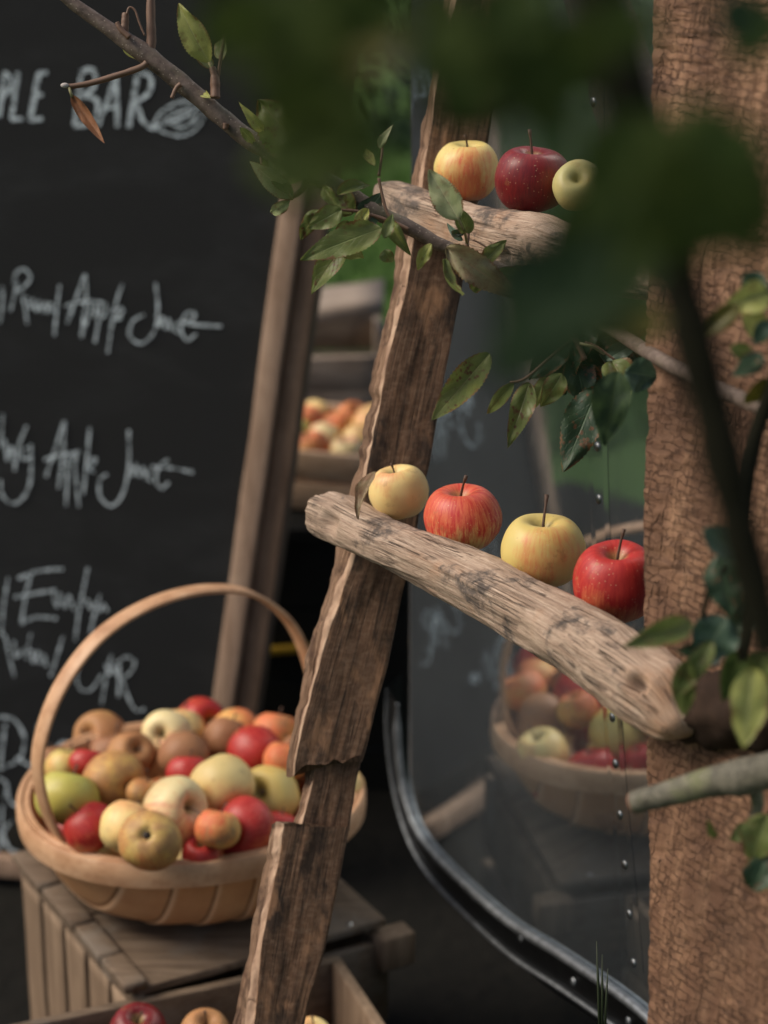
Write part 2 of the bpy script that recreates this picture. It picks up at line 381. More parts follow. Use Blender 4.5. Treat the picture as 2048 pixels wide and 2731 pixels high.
M['leaf_dry'] = leaf_mat('leaf_dry', (.22, .095, .045), (.30, .14, .07), (.06, .03, .02), .6, (.3, .16, .09), .2)
def barkm(name, a, b, c_, lich=.3):
    m = NM(name); vo = m.co('Object'); n = m.noise(vo, 90, 6, .65); n1 = m.noise(vo, 22, 4)
    c = m.ramp(n, [(.3, a), (.5, b), (.75, c_)])
    c = m.mix(m.math('MULTIPLY', m.ramp(n1, [(.5, 0.0), (.65, 1.0)]), lich), c, (.15, .16, .07))
    d = m.ramp(m.voro(vo, 260), [(.12, 1.0), (.2, 0.0)])
    c = m.mix(m.math('MULTIPLY', d, .6), c, (.42, .36, .28))
    return m.fin(c, .65, m.bump(n, .6, .002), .35)
M['bark'] = barkm('apple_bark', (.05, .035, .028), (.115, .083, .066), (.19, .145, .12))
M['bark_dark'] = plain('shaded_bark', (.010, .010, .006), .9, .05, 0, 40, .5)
M['bark_green'] = barkm('lichen_bark', (.050, .045, .033), (.10, .092, .068), (.16, .145, .11), .7)
M['twig'] = plain('twig_brown', (.14, .075, .045), .6)
M['twig_green'] = plain('petiole_green', (.26, .24, .11), .5)
M['notch_shade'] = plain('notch_shade_bark', (.035, .02, .013), .9, .2, 0, 60, .7)  # bark toned down to carry the shade of the post notch
M['stem'] = plain('apple_stem', (.10, .055, .035), .6, .4, 0, 200, .6)
M['calyx'] = plain('apple_calyx', (.035, .024, .018), .8)

def apple_mat(name, ground, blush, blush2, amt, dirv=(-1, -1, .3), russet=0, streak=1.0, ru=(.27, .16, .075)):
    """amt shifts how much of the skin is blushed; dirv the side that coloured"""
    m = NM(name); vo = m.co('Object'); oi = m.node('ShaderNodeObjectInfo')
    off = m.node('ShaderNodeVectorMath', operation='ADD'); m.l.new(vo, off.inputs[0]); m.l.new(oi.outputs['Random'], off.inputs[1])
    sx = m.node('ShaderNodeSeparateXYZ'); m.l.new(vo, sx.inputs[0])
    ang = m.math('ARCTAN2', sx.outputs[1], sx.outputs[0])
    cb = m.node('ShaderNodeCombineXYZ'); m.l.new(m.math('COSINE', ang), cb.inputs[0]); m.l.new(m.math('SINE', ang), cb.inputs[1]); m.l.new(m.math('MULTIPLY', sx.outputs[2], 5.0), cb.inputs[2])
    st0 = m.node('ShaderNodeVectorMath', operation='ADD'); m.l.new(cb.outputs[0], st0.inputs[0]); m.l.new(oi.outputs['Random'], st0.inputs[1])
    st = m.noise(st0.outputs[0], 11, 6, .75); st2 = m.noise(st0.outputs[0], 4, 4, .6)
    big = m.noise(off.outputs[0], 22, 4, .55)
    dt = m.node('ShaderNodeVectorMath', operation='DOT_PRODUCT'); m.l.new(vo, dt.inputs[0]); dt.inputs[1].default_value = Vector(dirv).normalized()*13
    f = m.math('ADD', m.math('ADD', dt.outputs['Value'], m.math('MULTIPLY', m.math('SUBTRACT', big, .5), 2.2)),
               m.math('ADD', m.math('MULTIPLY', m.math('SUBTRACT', st, .5), 1.6*streak), m.math('MULTIPLY', m.math('SUBTRACT', st2, .5), .8)))
    f = m.math('ADD', f, amt)
    bl = m.mix(m.ramp(st, [(.42, 0.0), (.6, 1.0)]), blush, blush2)
    gcol = m.mix(m.ramp(big, [(.35, 0.0), (.65, 1.0)]), ground, tuple(x*y for x, y in zip(ground, (1.12, 1.0, .9))))
    c = m.mix(m.ramp(f, [(.15, 0.0), (.5, .55), (.85, 1.0)]), gcol, bl)
    # lenticels
    len_ = m.ramp(m.voro(off.outputs[0], 230), [(.08, 1.0), (.17, 0.0)])
    c = m.mix(m.math('MULTIPLY', len_, .45), c, (.62, .50, .30))
    rr = m.math('POWER', m.math('ADD', m.math('POWER', sx.outputs[0], 2.0), m.math('POWER', sx.outputs[1], 2.0)), .5)
    cav = m.math('MULTIPLY', m.ramp(m.math('ADD', rr, m.math('MULTIPLY', m.math('SUBTRACT', st, .5), .006)), [(.005, 1.0), (.0115, 0.0)]), .75)
    c = m.mix(cav, c, (.33, .27, .10))
    if russet:
        rf = m.ramp(m.noise(off.outputs[0], 34, 6, .7), [(.62-russet*.4, 0.0), (.72-russet*.3, 1.0)])
        fn = m.noise(off.outputs[0], 300, 3, .7)
        c = m.mix(m.math('MULTIPLY', rf, .85), c, m.mix(m.ramp(fn, [(.4, 0.0), (.6, .5)]), ru, tuple(x*1.5 for x in ru)))
    bru = m.math('MULTIPLY', m.ramp(m.noise(off.outputs[0], 48, 5, .7), [(.60, 0.0), (.68, 1.0)]), .4)
    c = m.mix(bru, c, (.30, .17, .06))
    spt = m.math('MULTIPLY', m.ramp(m.voro(off.outputs[0], 85), [(.05, 1.0), (.10, 0.0)]), m.ramp(m.noise(off.outputs[0], 30, 2), [(.58, 0.0), (.64, 1.0)]))
    c = m.mix(m.math('MULTIPLY', spt, .7), c, (.12, .06, .03))
    m.fin(c, .46 if not russet else .6, m.bump(m.noise(vo, 60, 4), .12, .001), .42)
    m.b.inputs['Subsurface Weight'].default_value = .06; m.b.inputs['Subsurface Radius'].default_value = (.006, .003, .001); m.b.inputs['Subsurface Scale'].default_value = 1
    return m.m
YEL = (.70, .54, .23); GRN = (.44, .42, .10); RED = (.34, .022, .018); DRK = (.17, .008, .012); PNK = (.62, .10, .055); ORG = (.62, .22, .06)
M['a_yellow'] = apple_mat('skin_yellow', YEL, (.60, .30, .14), (.6, .22, .10), -.1, (.3, -.4, 1), 0, .4)
M['a_green'] = apple_mat('skin_green', GRN, (.5, .36, .08), (.5, .3, .08), -.9)
M['a_pale'] = apple_mat('skin_pale_green', (.50, .46, .20), (.5, .4, .15), (.5, .3, .1), -.6)
M['a_yelred'] = apple_mat('skin_yellow_red_cheek', (.56, .45, .15), (.60, .27, .09), (.60, .17, .07), -.05, (-1, -.3, -.3), 0, .55)
M['a_cheek'] = apple_mat('skin_yellow_orange_cheek', (.62, .50, .18), (.62, .24, .08), (.60, .15, .06), .35, (-1, -.3, -.9), 0, .7)
M['a_cream'] = apple_mat('skin_cream_blush', (.72, .60, .32), (.66, .30, .18), (.62, .2, .12), .1, (1, -.3, .8))
M['a_pink'] = apple_mat('skin_pink_striped', (.62, .40, .15), (.60, .13, .06), (.47, .03, .025), 1.0, (-.2, -.2, .8), 0, 1.6)
M['a_red'] = apple_mat('skin_red', (.62, .2, .07), (.44, .035, .03), RED, 1.05, (-.3, .2, .3), 0, 1.0)
M['a_bright'] = apple_mat('skin_bright_red', (.60, .22, .08), (.42, .030, .022), (.32, .014, .014), 1.05, (-.2, .3, .5), 0, .8)
M['a_dark'] = apple_mat('skin_dark_red', (.3, .05, .02), (.18, .010, .012), (.12, .006, .010), 1.8, (0, 0, 1), 0, .6)
M['a_russet'] = apple_mat('skin_russet', (.45, .28, .09), (.42, .16, .06), (.38, .13, .05), .3, (-1, 0, .2), .9, 1, (.33, .155, .065))
M['a_brown'] = apple_mat('skin_brown_russet', (.34, .19, .08), (.32, .12, .05), (.3, .11, .05), .2, (-1, 0, .2), 1.2, 1, (.25, .115, .055))
M['a_halfrus'] = apple_mat('skin_olive_russet', (.50, .34, .10), (.50, .19, .06), (.42, .15, .05), .5, (0, -.6, .8), .5, 1, (.32, .17, .07))
M['a_orange'] = apple_mat('skin_orange', (.62, .36, .11), (.6, .2, .07), (.58, .12, .05), .6, (-.5, -.3, .6), .25)

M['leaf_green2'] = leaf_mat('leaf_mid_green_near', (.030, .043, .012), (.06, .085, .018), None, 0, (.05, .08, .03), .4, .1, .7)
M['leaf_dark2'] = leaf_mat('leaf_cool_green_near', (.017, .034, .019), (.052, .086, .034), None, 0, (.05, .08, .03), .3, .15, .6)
M['leaf_teal2'] = leaf_mat('leaf_grey_green_near', (.060, .085, .068), (.07, .095, .075), None, 0, (.05, .08, .03), .15)
# ------------------------------------------------------------------ apples
def apple_mesh(seed, wob=.055, flat=.86, lob=.03):
    """unit apple: equatorial radius 1, stem cavity at +z"""
    rnd = random.Random(seed); nv, nu = 40, 48
    prof = [(0.0, .50), (.05, .53), (.12, .64), (.22, .78), (.36, .90), (.55, .93), (.74, .80), (.89, .56), (.98, .25), (1.0, .02), (.97, -.25), (.88, -.52), (.73, -.74), (.55, -.87), (.38, -.93), (.26, -.92), (.15, -.84), (.07, -.79), (0.0, -.78)]
    pr = cat(prof, 3)
    ph0 = rnd.random()*6.3; ph1 = rnd.random()*6.3; tilt = (rnd.random()-.5)*.10; vs = []
    mb = MB()
    for (r, z) in pr:
        r = max(r, 0)
        for j in range(nu):
            a = 2*math.pi*j/nu
            k = 1 + lob*math.cos(5*a+ph0)*(.5 - .5*z) * r + wob*math.cos(a+ph1)*r + wob*.6*math.cos(2*a+ph0)*r
            zz = z*flat*(1 + tilt*math.cos(a+ph0)*r*1.4) + .025*math.cos(5*a+ph0)*r*(1 if z < -.5 else 0)
            p = Vector((r*k*math.cos(a), r*k*math.sin(a), zz))
            p += noise.noise_vector(p*1.6+Vector((seed*3.7, 0, 0)))*.025*min(1, r*4)
            vs.append(p)
    n = len(pr); fs = []
    for i in range(n-1):
        for j in range(nu):
            fs.append((i*nu+j, (i+1)*nu+j, (i+1)*nu+(j+1) % nu, i*nu+(j+1) % nu))
    mb.add(vs, fs); me = bpy.data.meshes.new('apple')
    me.from_pydata(mb.v, [], mb.f); me.update(); me.shade_smooth()
    return me
def stem_mesh(seed, L=.62, lean=.25, thick=.035):
    rnd = random.Random(seed); mb = MB(); a = rnd.random()*6.3
    pts = [Vector((math.cos(a)*lean*(t**1.6)*L, math.sin(a)*lean*(t**1.6)*L, .40+t*L)) for t in [i/8 for i in range(9)]]
    rad = [thick*(1.1 - .35*t) for t in [i/8 for i in range(9)]]; rad[-1] = thick*1.5; rad[-2] = thick*1.25
    mb.tube(pts, rad, 8, True, seed, .3); me = bpy.data.meshes.new('stem'); me.from_pydata(mb.v, [], mb.f); me.update(); me.shade_smooth(); return me
def calyx_mesh():
    mb = MB()
    for k in range(5):
        a = k*2*math.pi/5
        mb.tube([Vector((math.cos(a)*.02, math.sin(a)*.02, -.66)), Vector((math.cos(a)*.09, math.sin(a)*.09, -.72)), Vector((math.cos(a+.2)*.12, math.sin(a+.2)*.12, -.79))], [.05, .05, .012], 6)
    mb.ball((0, 0, -.70), .12, 8, 5)
    me = bpy.data.meshes.new('calyx'); me.from_pydata(mb.v, [], mb.f); me.update(); me.shade_smooth(); return me
AM = [apple_mesh(i, .045+.025*(i % 3), (.84, .90, .80, .95, .87, .82)[i % 6], (.02, .035, .015, .03)[i % 4]) for i in range(8)]
SM = [stem_mesh(i, .72+.12*(i % 3), .15+.12*(i % 3)) for i in range(5)]
CM = calyx_mesh()
for k in SM: k.materials.append(M['stem'])
CM.materials.append(M['calyx'])
_ac = {}
def amesh(i, mat):
    k = (i, mat)
    if k not in _ac:
        me = AM[i].copy(); me.name = 'apple'; me.materials.append(M[mat]); _ac[k] = me
    return _ac[k]
def apple(c, r, mat, label, group=None, mi=0, axis=(0, 0, 1), spin=0, stem=True, sm=0, calyx=True, squash=1.0):
    """axis: direction the stem end points"""
    o = bpy.data.objects.new('apple', amesh(mi % 8, mat))
    z = Vector(axis).normalized(); q = z.to_track_quat('Z', 'Y')
    o.matrix_world = Matrix.Translation(c) @ q.to_matrix().to_4x4() @ Matrix.Rotation(spin, 4, 'Z') @ Matrix.Diagonal((r, r, r*squash, 1))
    COL.objects.link(o); tag(o, label, 'apple', group)
    if stem:
        s = bpy.data.objects.new('stem', SM[sm % 5]); COL.objects.link(s); s.parent = o
    if calyx:
        s = bpy.data.objects.new('calyx', CM); COL.objects.link(s); s.parent = o
    return o
# object-space coordinates of apples are unit sized, so materials were tuned for metres: see apple_mat scale fix
for k, m_ in list(M.items()):
    if k.startswith('a_') or k in ('stem', 'calyx'):
        for n_ in list(m_.node_tree.nodes):
            if n_.type == 'TEX_COORD':
                sc_ = m_.node_tree.nodes.new('ShaderNodeVectorMath'); sc_.operation = 'SCALE'; sc_.inputs['Scale'].default_value = .04
                for l_ in list(n_.outputs['Object'].links):
                    to = l_.to_socket; m_.node_tree.links.remove(l_); m_.node_tree.links.new(sc_.outputs[0], to)
                m_.node_tree.links.new(n_.outputs['Object'], sc_.inputs[0])

# ------------------------------------------------------------------ ground, lawn, hedge
mb = MB(); N = 60
vs = []; fs = []
for i in range(N+1):
    for j in range(N+1):
        x = -60+120*i/N; y = -60+120*j/N; vs.append((x, y, .0))
for i in range(N):
    for j in range(N): fs.append((i*(N+1)+j, (i+1)*(N+1)+j, (i+1)*(N+1)+j+1, i*(N+1)+j+1))
mb.add(vs, fs)
m = NM('lawn_ground'); vo = m.co('Object'); n = m.noise(vo, 3, 6, .7); n2 = m.noise(vo, 60, 6, .7)
c = m.mix(m.ramp(n, [(.35, 0.0), (.65, 1.0)]), (.050, .11, .020), (.080, .15, .030)); c = m.mix(m.ramp(n2, [(.4, 0.0), (.6, .6)]), c, (.03, .055, .014))
tag(mb.build('lawn_ground', m.fin(c, .9, m.bump(n2, .8, .02), .2), None, False), kind='structure')
mb = MB(); mb.box((.3, 2.6, .002), 4.6, 3.2, .008)
m = NM('shade_dark_soil'); n = m.noise(m.co('Object'), 30, 6, .7)
shaded_gnd = mb.build('shaded_ground', m.fin(m.ramp(n, [(.3, (.003, .003, .002)), (.7, (.009, .008, .006))]), .9, m.bump(n, 1, .01), .2), None, False); tag(shaded_gnd, kind='structure')  # near-black sheet: the shade under trailer and crates is put into its colour

def grass(name, x0, x1, y0, y1, n, h, avoid=None):
    mb = MB(); rnd = random.Random(5)
    for i in range(n):
        x = rnd.uniform(x0, x1); y = rnd.uniform(y0, y1)
        if avoid and avoid(x, y): continue
        a = rnd.random()*6.3; hh = h*rnd.uniform(.5, 1.2); w = .004*rnd.uniform(.8, 1.6); l = rnd.uniform(.1, .6)*hh; b = a+rnd.uniform(-1, 1)
        dx, dy = math.cos(a)*w, math.sin(a)*w; lx, ly = math.cos(b+1.57)*l, math.sin(b+1.57)*l
        mb.add([(x-dx, y-dy, 0), (x+dx, y+dy, 0), (x+dx*.7+lx*.4, y+dy*.7+ly*.4, hh*.6), (x-dx*.7+lx*.4, y-dy*.7+ly*.4, hh*.6), (x+lx, y+ly, hh)], [(0, 1, 2, 3), (3, 2, 4)])
    o = mb.build(name, plain(name+'_blades', (.075, .16, .028), .6, .3, 0, 3, .5)); tag(o, kind='stuff'); return o
tag(grass('grass', -7, 2.6, 4.3, 9.5, 60000, .06), 'short green lawn grass growing behind the chalkboard and crates', 'grass')

def foliage_box(name, c, sx, sy, sz, n, leaf, mat, seed=1):
    """hedge: many leaf-sized faces through an uneven volume"""
    rnd = random.Random(seed); mb = MB()
    for i in range(n):
        x = rnd.uniform(-.5, .5)*sx; y = rnd.uniform(-.5, .5)*sy; z = rnd.random()**.8*sz
        top = sz*(.82+.35*noise.noise(Vector((x*.8, y*.8, seed))))
        if z > top: z *= .7
        y *= (.8+.5*noise.noise(Vector((x*1.1, z*1.4, seed+5))))
        p = Vector((c[0]+x, c[1]+y, c[2]+z)); a = Vector((rnd.gauss(0, 1), rnd.gauss(0, 1), rnd.gauss(0, 1))).normalized(); b = a.orthogonal().normalized()
        q = Matrix.Rotation(rnd.random()*6.3, 3, a); b = q @ b; s_ = leaf*rnd.uniform(.6, 1.3); d = a.cross(b)
        mb.add([p-b*s_, p+d*s_*.45, p+b*s_, p-d*s_*.45], [(0, 1, 2, 3)])
    return mb.build(name, mat, None, False)
hm = plain('hedge_leaf', (.022, .045, .014), .6, .3, 0, 2, .7)
h1 = foliage_box('hedge', (-2.0, 10.6, 0), 15, 1.4, 2.7, 42000, .05, hm, 3); tag(h1, 'dark leafy hedge closing off the lawn behind the chalkboard', 'hedge')
h2 = foliage_box('hedge', (0, 0, 0), 15, 1.4, 2.6, 30000, .055, hm, 8); h2.location = (-10.5, 3.6, 0); h2.rotation_euler = (0, 0, R(90)); tag(h2, 'dark leafy hedge along the left side of the lawn', 'hedge')

# ------------------------------------------------------------------ trailer with polished metal side
NW = Vector((-.931, -.364, 0)).normalized(); UW = Vector((-NW.y, NW.x, 0)); UW = UW if UW.y < 0 else -UW   # UW runs towards the camera
MW = Vector((.065, 2.59, 0))
def wall_hit(px, py):
    a = P(px, py, 1) - Vector((0, 0, CAMZ)); k = MW.dot(NW)/a.dot(NW); return Vector((0, 0, CAMZ)) + a*k
TE, RC, TTOP = -.075, .04, 2.15        # far end of the flat side, corner radius, roof height
EDGE = [(2.3, .475), (1.0, .475), (.75, .475), (.614, .467), (.424, .424), (.28, .386), (.151, .366), (.0375, .355), (-.030, .358), (-.072, .378), (-.098, .412), (-.1115, .455), (-.1145, .475), (-.115, .50), (-.115, .525)]
EDGE = cat(EDGE, 8)                     # lower edge of the side: (distance along, height), turning up the rear corner
def at_T(T, z, off=0.0):
    """point on the trailer's skin; past the corner the skin turns away"""
    if T >= TE: p = MW + UW*T + NW*off
    else:
        a = (TE-T)/RC
        if a <= math.pi/2: p = MW + UW*TE - NW*RC + (NW*math.cos(a) - UW*math.sin(a))*(RC+off)
        else: p = MW + UW*TE - NW*RC - UW*(RC+off) - NW*((a-math.pi/2)*RC)
    return Vector((p.x, p.y, z))
trailer = empty('trailer', (1.0, 2.4, 0)); tag(trailer, 'polished metal trailer with riveted side reflecting the basket', 'trailer')
def zb(T):
    for (a, x), (b, y) in zip(EDGE, EDGE[1:]):
        if b <= T <= a: return x + (y-x)*((a-T)/max(1e-6, a-b))
    return EDGE[-1][1] if T < TE else EDGE[0][1]
cols = [2.3-.02*i for i in range(114)] + [.02-.004*i for i in range(35)]
cols = [t for t in cols if t > -.1146] + [-.1149-.004*i for i in range(8)] + [-.16, -.5, -1.5]
body = MB(); vs = []; fs = []; zs = [0, .25, 1]
for T in cols:
    z0 = zb(T) if T > -.115 else .56 - min(1, (-.115-T)/.03)*.16
    for f_ in zs: vs.append(at_T(T, z0 + (TTOP-z0)*f_))
n = len(cols); body.add(vs, [(i*3+j, i*3+j+1, i*3+j+4, i*3+j+3) for i in range(n-1) for j in range(2)])
ring = [at_T(T, TTOP) for T in cols]; e1 = ring[-1]; e0 = ring[0]
body.add(ring+[e0-NW*1.6], [tuple(range(n+1))])
body.add([at_T(2.3, .475), at_T(2.3, TTOP), at_T(2.3, TTOP)-NW*1.6, at_T(2.3, .475)-NW*1.6, Vector((e1.x, e1.y, .4)), e1], [(0, 1, 2, 3), (3, 2, 5, 4)])
autosmooth(body.build('body', M['metal'], trailer), 40)
def offs(k):
    """edge polyline moved k outward in the plane of the side"""
    out = []
    for i, p in enumerate(EDGE):
        a, b = EDGE[max(i-1, 0)], EDGE[min(i+1, len(EDGE)-1)]; dx, dy = b[0]-a[0], b[1]-a[1]; L = math.hypot(dx, dy)
        out.append((p[0]+dy/L*-k*-1*-1, p[1]+dx/L*k))
    return out
def strip(name, k0, o0, k1, o1, mat):
    A, B = offs(k0), offs(k1); q = MB(); m_ = len(A)
    q.add([MW+UW*p[0]+NW*o0+Vector((0, 0, p[1])) for p in A]+[MW+UW*p[0]+NW*o1+Vector((0, 0, p[1])) for p in B], [(i, i+1, m_+i+1, m_+i) for i in range(m_-1)])
    return q.build(name, mat, trailer)
def run(name, k, off, rad, end=None):
    q = MB(); pts = [MW+UW*p[0]+NW*off+Vector((0, 0, p[1])) for p in offs(k)]; m_ = len(pts)
    q.tube(pts, [rad*(1 if i < m_-14 else max(.25, 1-(i-m_+14)/14)) for i in range(m_)], 12); return q.build(name, M['trim'], trailer)
run('belt_trim', 0.0, .004, .0060)
strip('skirt_panel', .006, .004, .046, .000, M['skirt'])
run('lower_trim', .048, .002, .0032)
strip('lower_skirt', .051, .0, .10, -.045, M['skirt'])
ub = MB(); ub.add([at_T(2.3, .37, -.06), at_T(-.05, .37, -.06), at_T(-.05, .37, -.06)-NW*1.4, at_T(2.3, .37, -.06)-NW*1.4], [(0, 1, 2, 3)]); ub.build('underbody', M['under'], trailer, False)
def bolt(name, p, nrm, r, mat=None):
    b = MB(); q = nrm.to_track_quat('Z', 'Y'); vs = []
    for i in range(5):
        th = math.pi/2*i/4
        for j in range(12): vs.append(Vector(p) + q @ Vector((math.cos(th)*r*math.cos(j*math.pi/6), math.cos(th)*r*math.sin(j*math.pi/6), math.sin(th)*r*.42)))
    b.add(vs, [(i*12+j, i*12+(j+1) % 12, (i+1)*12+(j+1) % 12, (i+1)*12+j) for i in range(4) for j in range(12)])
    return b.build(name, mat or M['trim'], trailer)
for (bx_, by_) in ((1071, 2110), (1097, 2193), (1168, 2298), (1270, 2392), (1395, 2500), (1535, 2617), (1682, 2722)):
    p = wall_hit(bx_, by_); bolt('bolt', p+NW*.003, NW, .0055)
# rivet seam: lapped panel strip + rivets
seam_px = [(1586, 118), (1584, 272), (1587, 450), (1590, 700), (1590, 880), (1592, 1040), (1594, 1191), (1598, 1331), (1605, 1480), (1616, 1650), (1634, 1913), (1642, 2037), (1654, 2173), (1667, 2306), (1679, 2438), (1690, 2568)]
sp_pts = [wall_hit(*q) for q in seam_px]
for p in sp_pts: p += NW*.0003
sm = MB(); vs = []
for p in sp_pts:
    for o_ in ((-.024, .0001), (-.012, .0003), (.012, .0003), (.024, .0001)): vs.append(p + UW*o_[0] + NW*o_[1])
sm.add(vs, [(i*4+j, i*4+j+1, i*4+j+5, i*4+j+4) for i in range(len(sp_pts)-1) for j in range(3)])
sm.build('seam_strip', M['metal'], trailer, False)
for p in sp_pts: bolt('rivet', p+NW*.0006, NW, .0056, M['rivet'])
# wheel and chassis, hidden in the shadow under the floor
wh = MB(); pts = []
cw = Vector((1.35, 1.4, .22))
for i in range(25):
    a = 2*math.pi*i/24; pts.append(cw + (UW*math.cos(a) + Vector((0, 0, 1))*math.sin(a))*.16)
wh.tube(pts, .055, 10, False); w_ = wh.build('wheel', M['tyre'], trailer)
hb = MB(); hb.tube([cw-NW*-.05, cw-NW*.05], .11, 20); hb.build('rim', M['trim'], w_)

# ------------------------------------------------------------------ chalkboard sign
BR_b = P(556, 1990, 3.40); BR_t = P(838, -60, 3.16)       # left edge of the right stile
left_dir = Vector((-.5, .085, 0)).normalized()
bx = (BR_t-BR_b).normalized(); BN = bx.cross(left_dir).normalized(); BN = BN if BN.y < 0 else -BN
sign = empty('chalkboard_sign', (BR_b.x-.25, BR_b.y, 0)); tag(sign, 'tall black chalkboard menu in a brown wooden frame with white chalk lettering', 'sign')
BW = .52
foot = BR_b - bx*(BR_b.z/bx.z) + bx*.02
top = BR_t + bx*.03
BWT = .59                                 # the panel is a little wider at the top
mb = MB(); fb, ftp = foot+bx*.1, top
lb_, lt_ = foot+left_dir*BW+bx*.1, top+left_dir*BWT
mb.add([p+BN*o_ for o_ in (.004, -.004) for p in (fb, lb_, lt_, ftp)], [(0, 1, 2, 3), (7, 6, 5, 4), (0, 4, 5, 1), (1, 5, 6, 2), (2, 6, 7, 3), (3, 7, 4, 0)]); mb.build('board', M['board'], sign, False)
STW = .036
def stile(a, b): 
    q = MB(); q.plank(a, b, left_dir, BN, STW, .05, .003, 30, .002); return q.build('stile', M['stile'], sign)
stile(foot - left_dir*STW/2 - BN*.006, top+bx*.05 - left_dir*STW/2 - BN*.006)
stile(foot + left_dir*(BW+STW/2-.002) - BN*.006, top+bx*.05 + left_dir*(BWT+STW/2+.004) - BN*.006)
q = MB(); q.plank(foot - left_dir*(STW*1.5+.001) - BN*.022, top+bx*.05 - left_dir*(STW*1.5+.001) - BN*.022, left_dir, BN, STW, .05, .003, 30, .002); q.build('stile_shaded_side', M['stile_shaded'], sign)  # added post standing for the stile's side face, shade put into its colour
q = MB(); q.plank(top+bx*.02-left_dir*.0, top+bx*.02+left_dir*BWT, bx, BN, .036, .03, .003, 10, .002); q.build('top_rail', M['stile'], sign)
q = MB(); q.plank(foot+bx*.022, foot+bx*.022+left_dir*BW, bx, BN, .036, .03, .003, 10, .002); q.build('bottom_rail', M['stile'], sign)
for s_ in (.10, BW-.06):
    a = top + left_dir*s_ - BN*.06; b = Vector((a.x-.16, a.y+.22, 0))
    q = MB(); q.plank(a, b, Vector((1, .1, 0)), Vector((0, 1, .3)), .034, .03, .003, 12, .002); q.build('rear_leg', M['stile'], sign)
def bhit(px, py, off):
    a = P(px, py, 1)-Vector((0, 0, CAMZ)); o_ = BR_b + BN*off; k = (o_-Vector((0, 0, CAMZ))).dot(BN)/a.dot(BN); return Vector((0, 0, CAMZ))+a*k
_k = [0]
def stroke(mb, pts, w, conv, smooth=6):
    pts = [conv(*p) for p in pts]
    if len(pts) > 2: pts = cat(pts, smooth)
    _k[0] += 1; off = .0045 + .00006*(_k[0] % 60); vs = []; n = len(pts)
    for i, p in enumerate(pts):
        a = pts[max(i-1, 0)]; b = pts[min(i+1, n-1)]; dx, dy = b[0]-a[0], b[1]-a[1]; L = math.hypot(dx, dy) or 1
        nx, ny = -dy/L, dx/L; ww = w/2*(.75+.5*noise.noise(Vector((i*.7, _k[0]*3.1, 0))))
        vs += [bhit(p[0]+nx*ww, p[1]+ny*ww, off), bhit(p[0]-nx*ww, p[1]-ny*ww, off)]
    mb.add(vs, [(2*i, 2*i+1, 2*i+3, 2*i+2) for i in range(n-1)])
K = 1024/1659
z1 = lambda x, y: (x*K, y*K); z3 = lambda x, y: (x*K, y*K+700); z5 = lambda x, y: (x*K, y*K+1400); z7 = lambda x, y: (x*K, y*K+2030)
def letters(lines, conv, w):
    mb = MB()
    for s_ in lines:
        ww = w
        if isinstance(s_[0], (int, float)): ww = s_[0]; s_ = s_[1:]
        stroke(mb, s_, ww, conv)
    return mb.build('chalk_lettering', M['chalk'], sign, False)
letters([[(-115, 510), (-50, 310)], [(-50, 310), (-48, 515)], [(-95, 440), (-45, 435)], [(-5, 505), (20, 312)], [(15, 315), (42, 330), (42, 385), (8, 425)],
         [(78, 312), (50, 515)], [(50, 515), (98, 515)], [(168, 315), (130, 518)], [(165, 316), (205, 314)], [(150, 412), (185, 410)], [(130, 518), (185, 514)],
         [(352, 310), (322, 545)], [(345, 312), (395, 300), (415, 335), (400, 385), (355, 415)], [(358, 415), (415, 430), (420, 480), (390, 530), (322, 548)],
         [(500, 325), (425, 545)], [(500, 325), (508, 550)], [(455, 465), (510, 460)],
         [(592, 330), (556, 552)], [(585, 330), (630, 318), (655, 355), (635, 410), (580, 440)], [(590, 440), (618, 525), (668, 558)],
         [9, (660, 545), (700, 480), (780, 440), (885, 438)], [9, (885, 438), (882, 500), (845, 560), (780, 588), (710, 572), (660, 545)],
         [8, (670, 545), (780, 515), (872, 452)], [7, (700, 505), (740, 520), (790, 500)], [7, (720, 485), (780, 475), (840, 460)], [7, (760, 560), (820, 535), (865, 480)], [6, (690, 530), (760, 495), (820, 470)], [6, (740, 540), (800, 545), (850, 520)]], z1, 15)
letters([[(8, 100), (12, 170), (0, 260)], [(78, 80), (45, 212)], [(60, 95), (70, 45), (108, 30), (132, 65), (105, 105), (72, 122)], [(95, 115), (105, 180), (118, 265)],
         [(118, 150), (132, 200), (143, 160), (158, 210), (168, 165), (182, 215), (194, 172), (206, 218), (216, 175), (228, 215)], [(258, 98), (245, 200), (235, 315)],
         [(368, 52), (330, 150), (290, 262)], [(368, 52), (372, 150), (350, 322)], [10, (280, 188), (340, 172), (400, 168), (460, 180)], [(395, 180), (378, 240), (350, 325)], [(435, 190), (425, 260), (410, 345)],
         [(440, 180), (462, 190), (452, 230), (430, 235)], [(395, 190), (415, 195), (412, 228), (395, 235)], [(528, 95), (495, 200), (465, 390)], [(485, 225), (520, 195), (530, 215), (500, 245), (525, 240)],
         [(672, 88), (682, 200), (665, 300), (610, 350), (562, 318), (572, 255), (622, 225)], [(678, 225), (688, 275), (704, 235), (714, 285), (728, 245), (738, 295)], [(775, 255), (750, 285), (772, 305)],
         [(790, 262), (838, 240), (835, 215), (800, 225), (782, 290), (808, 335), (848, 308)], [10, (778, 258), (860, 270), (958, 276)]], z3, 9)
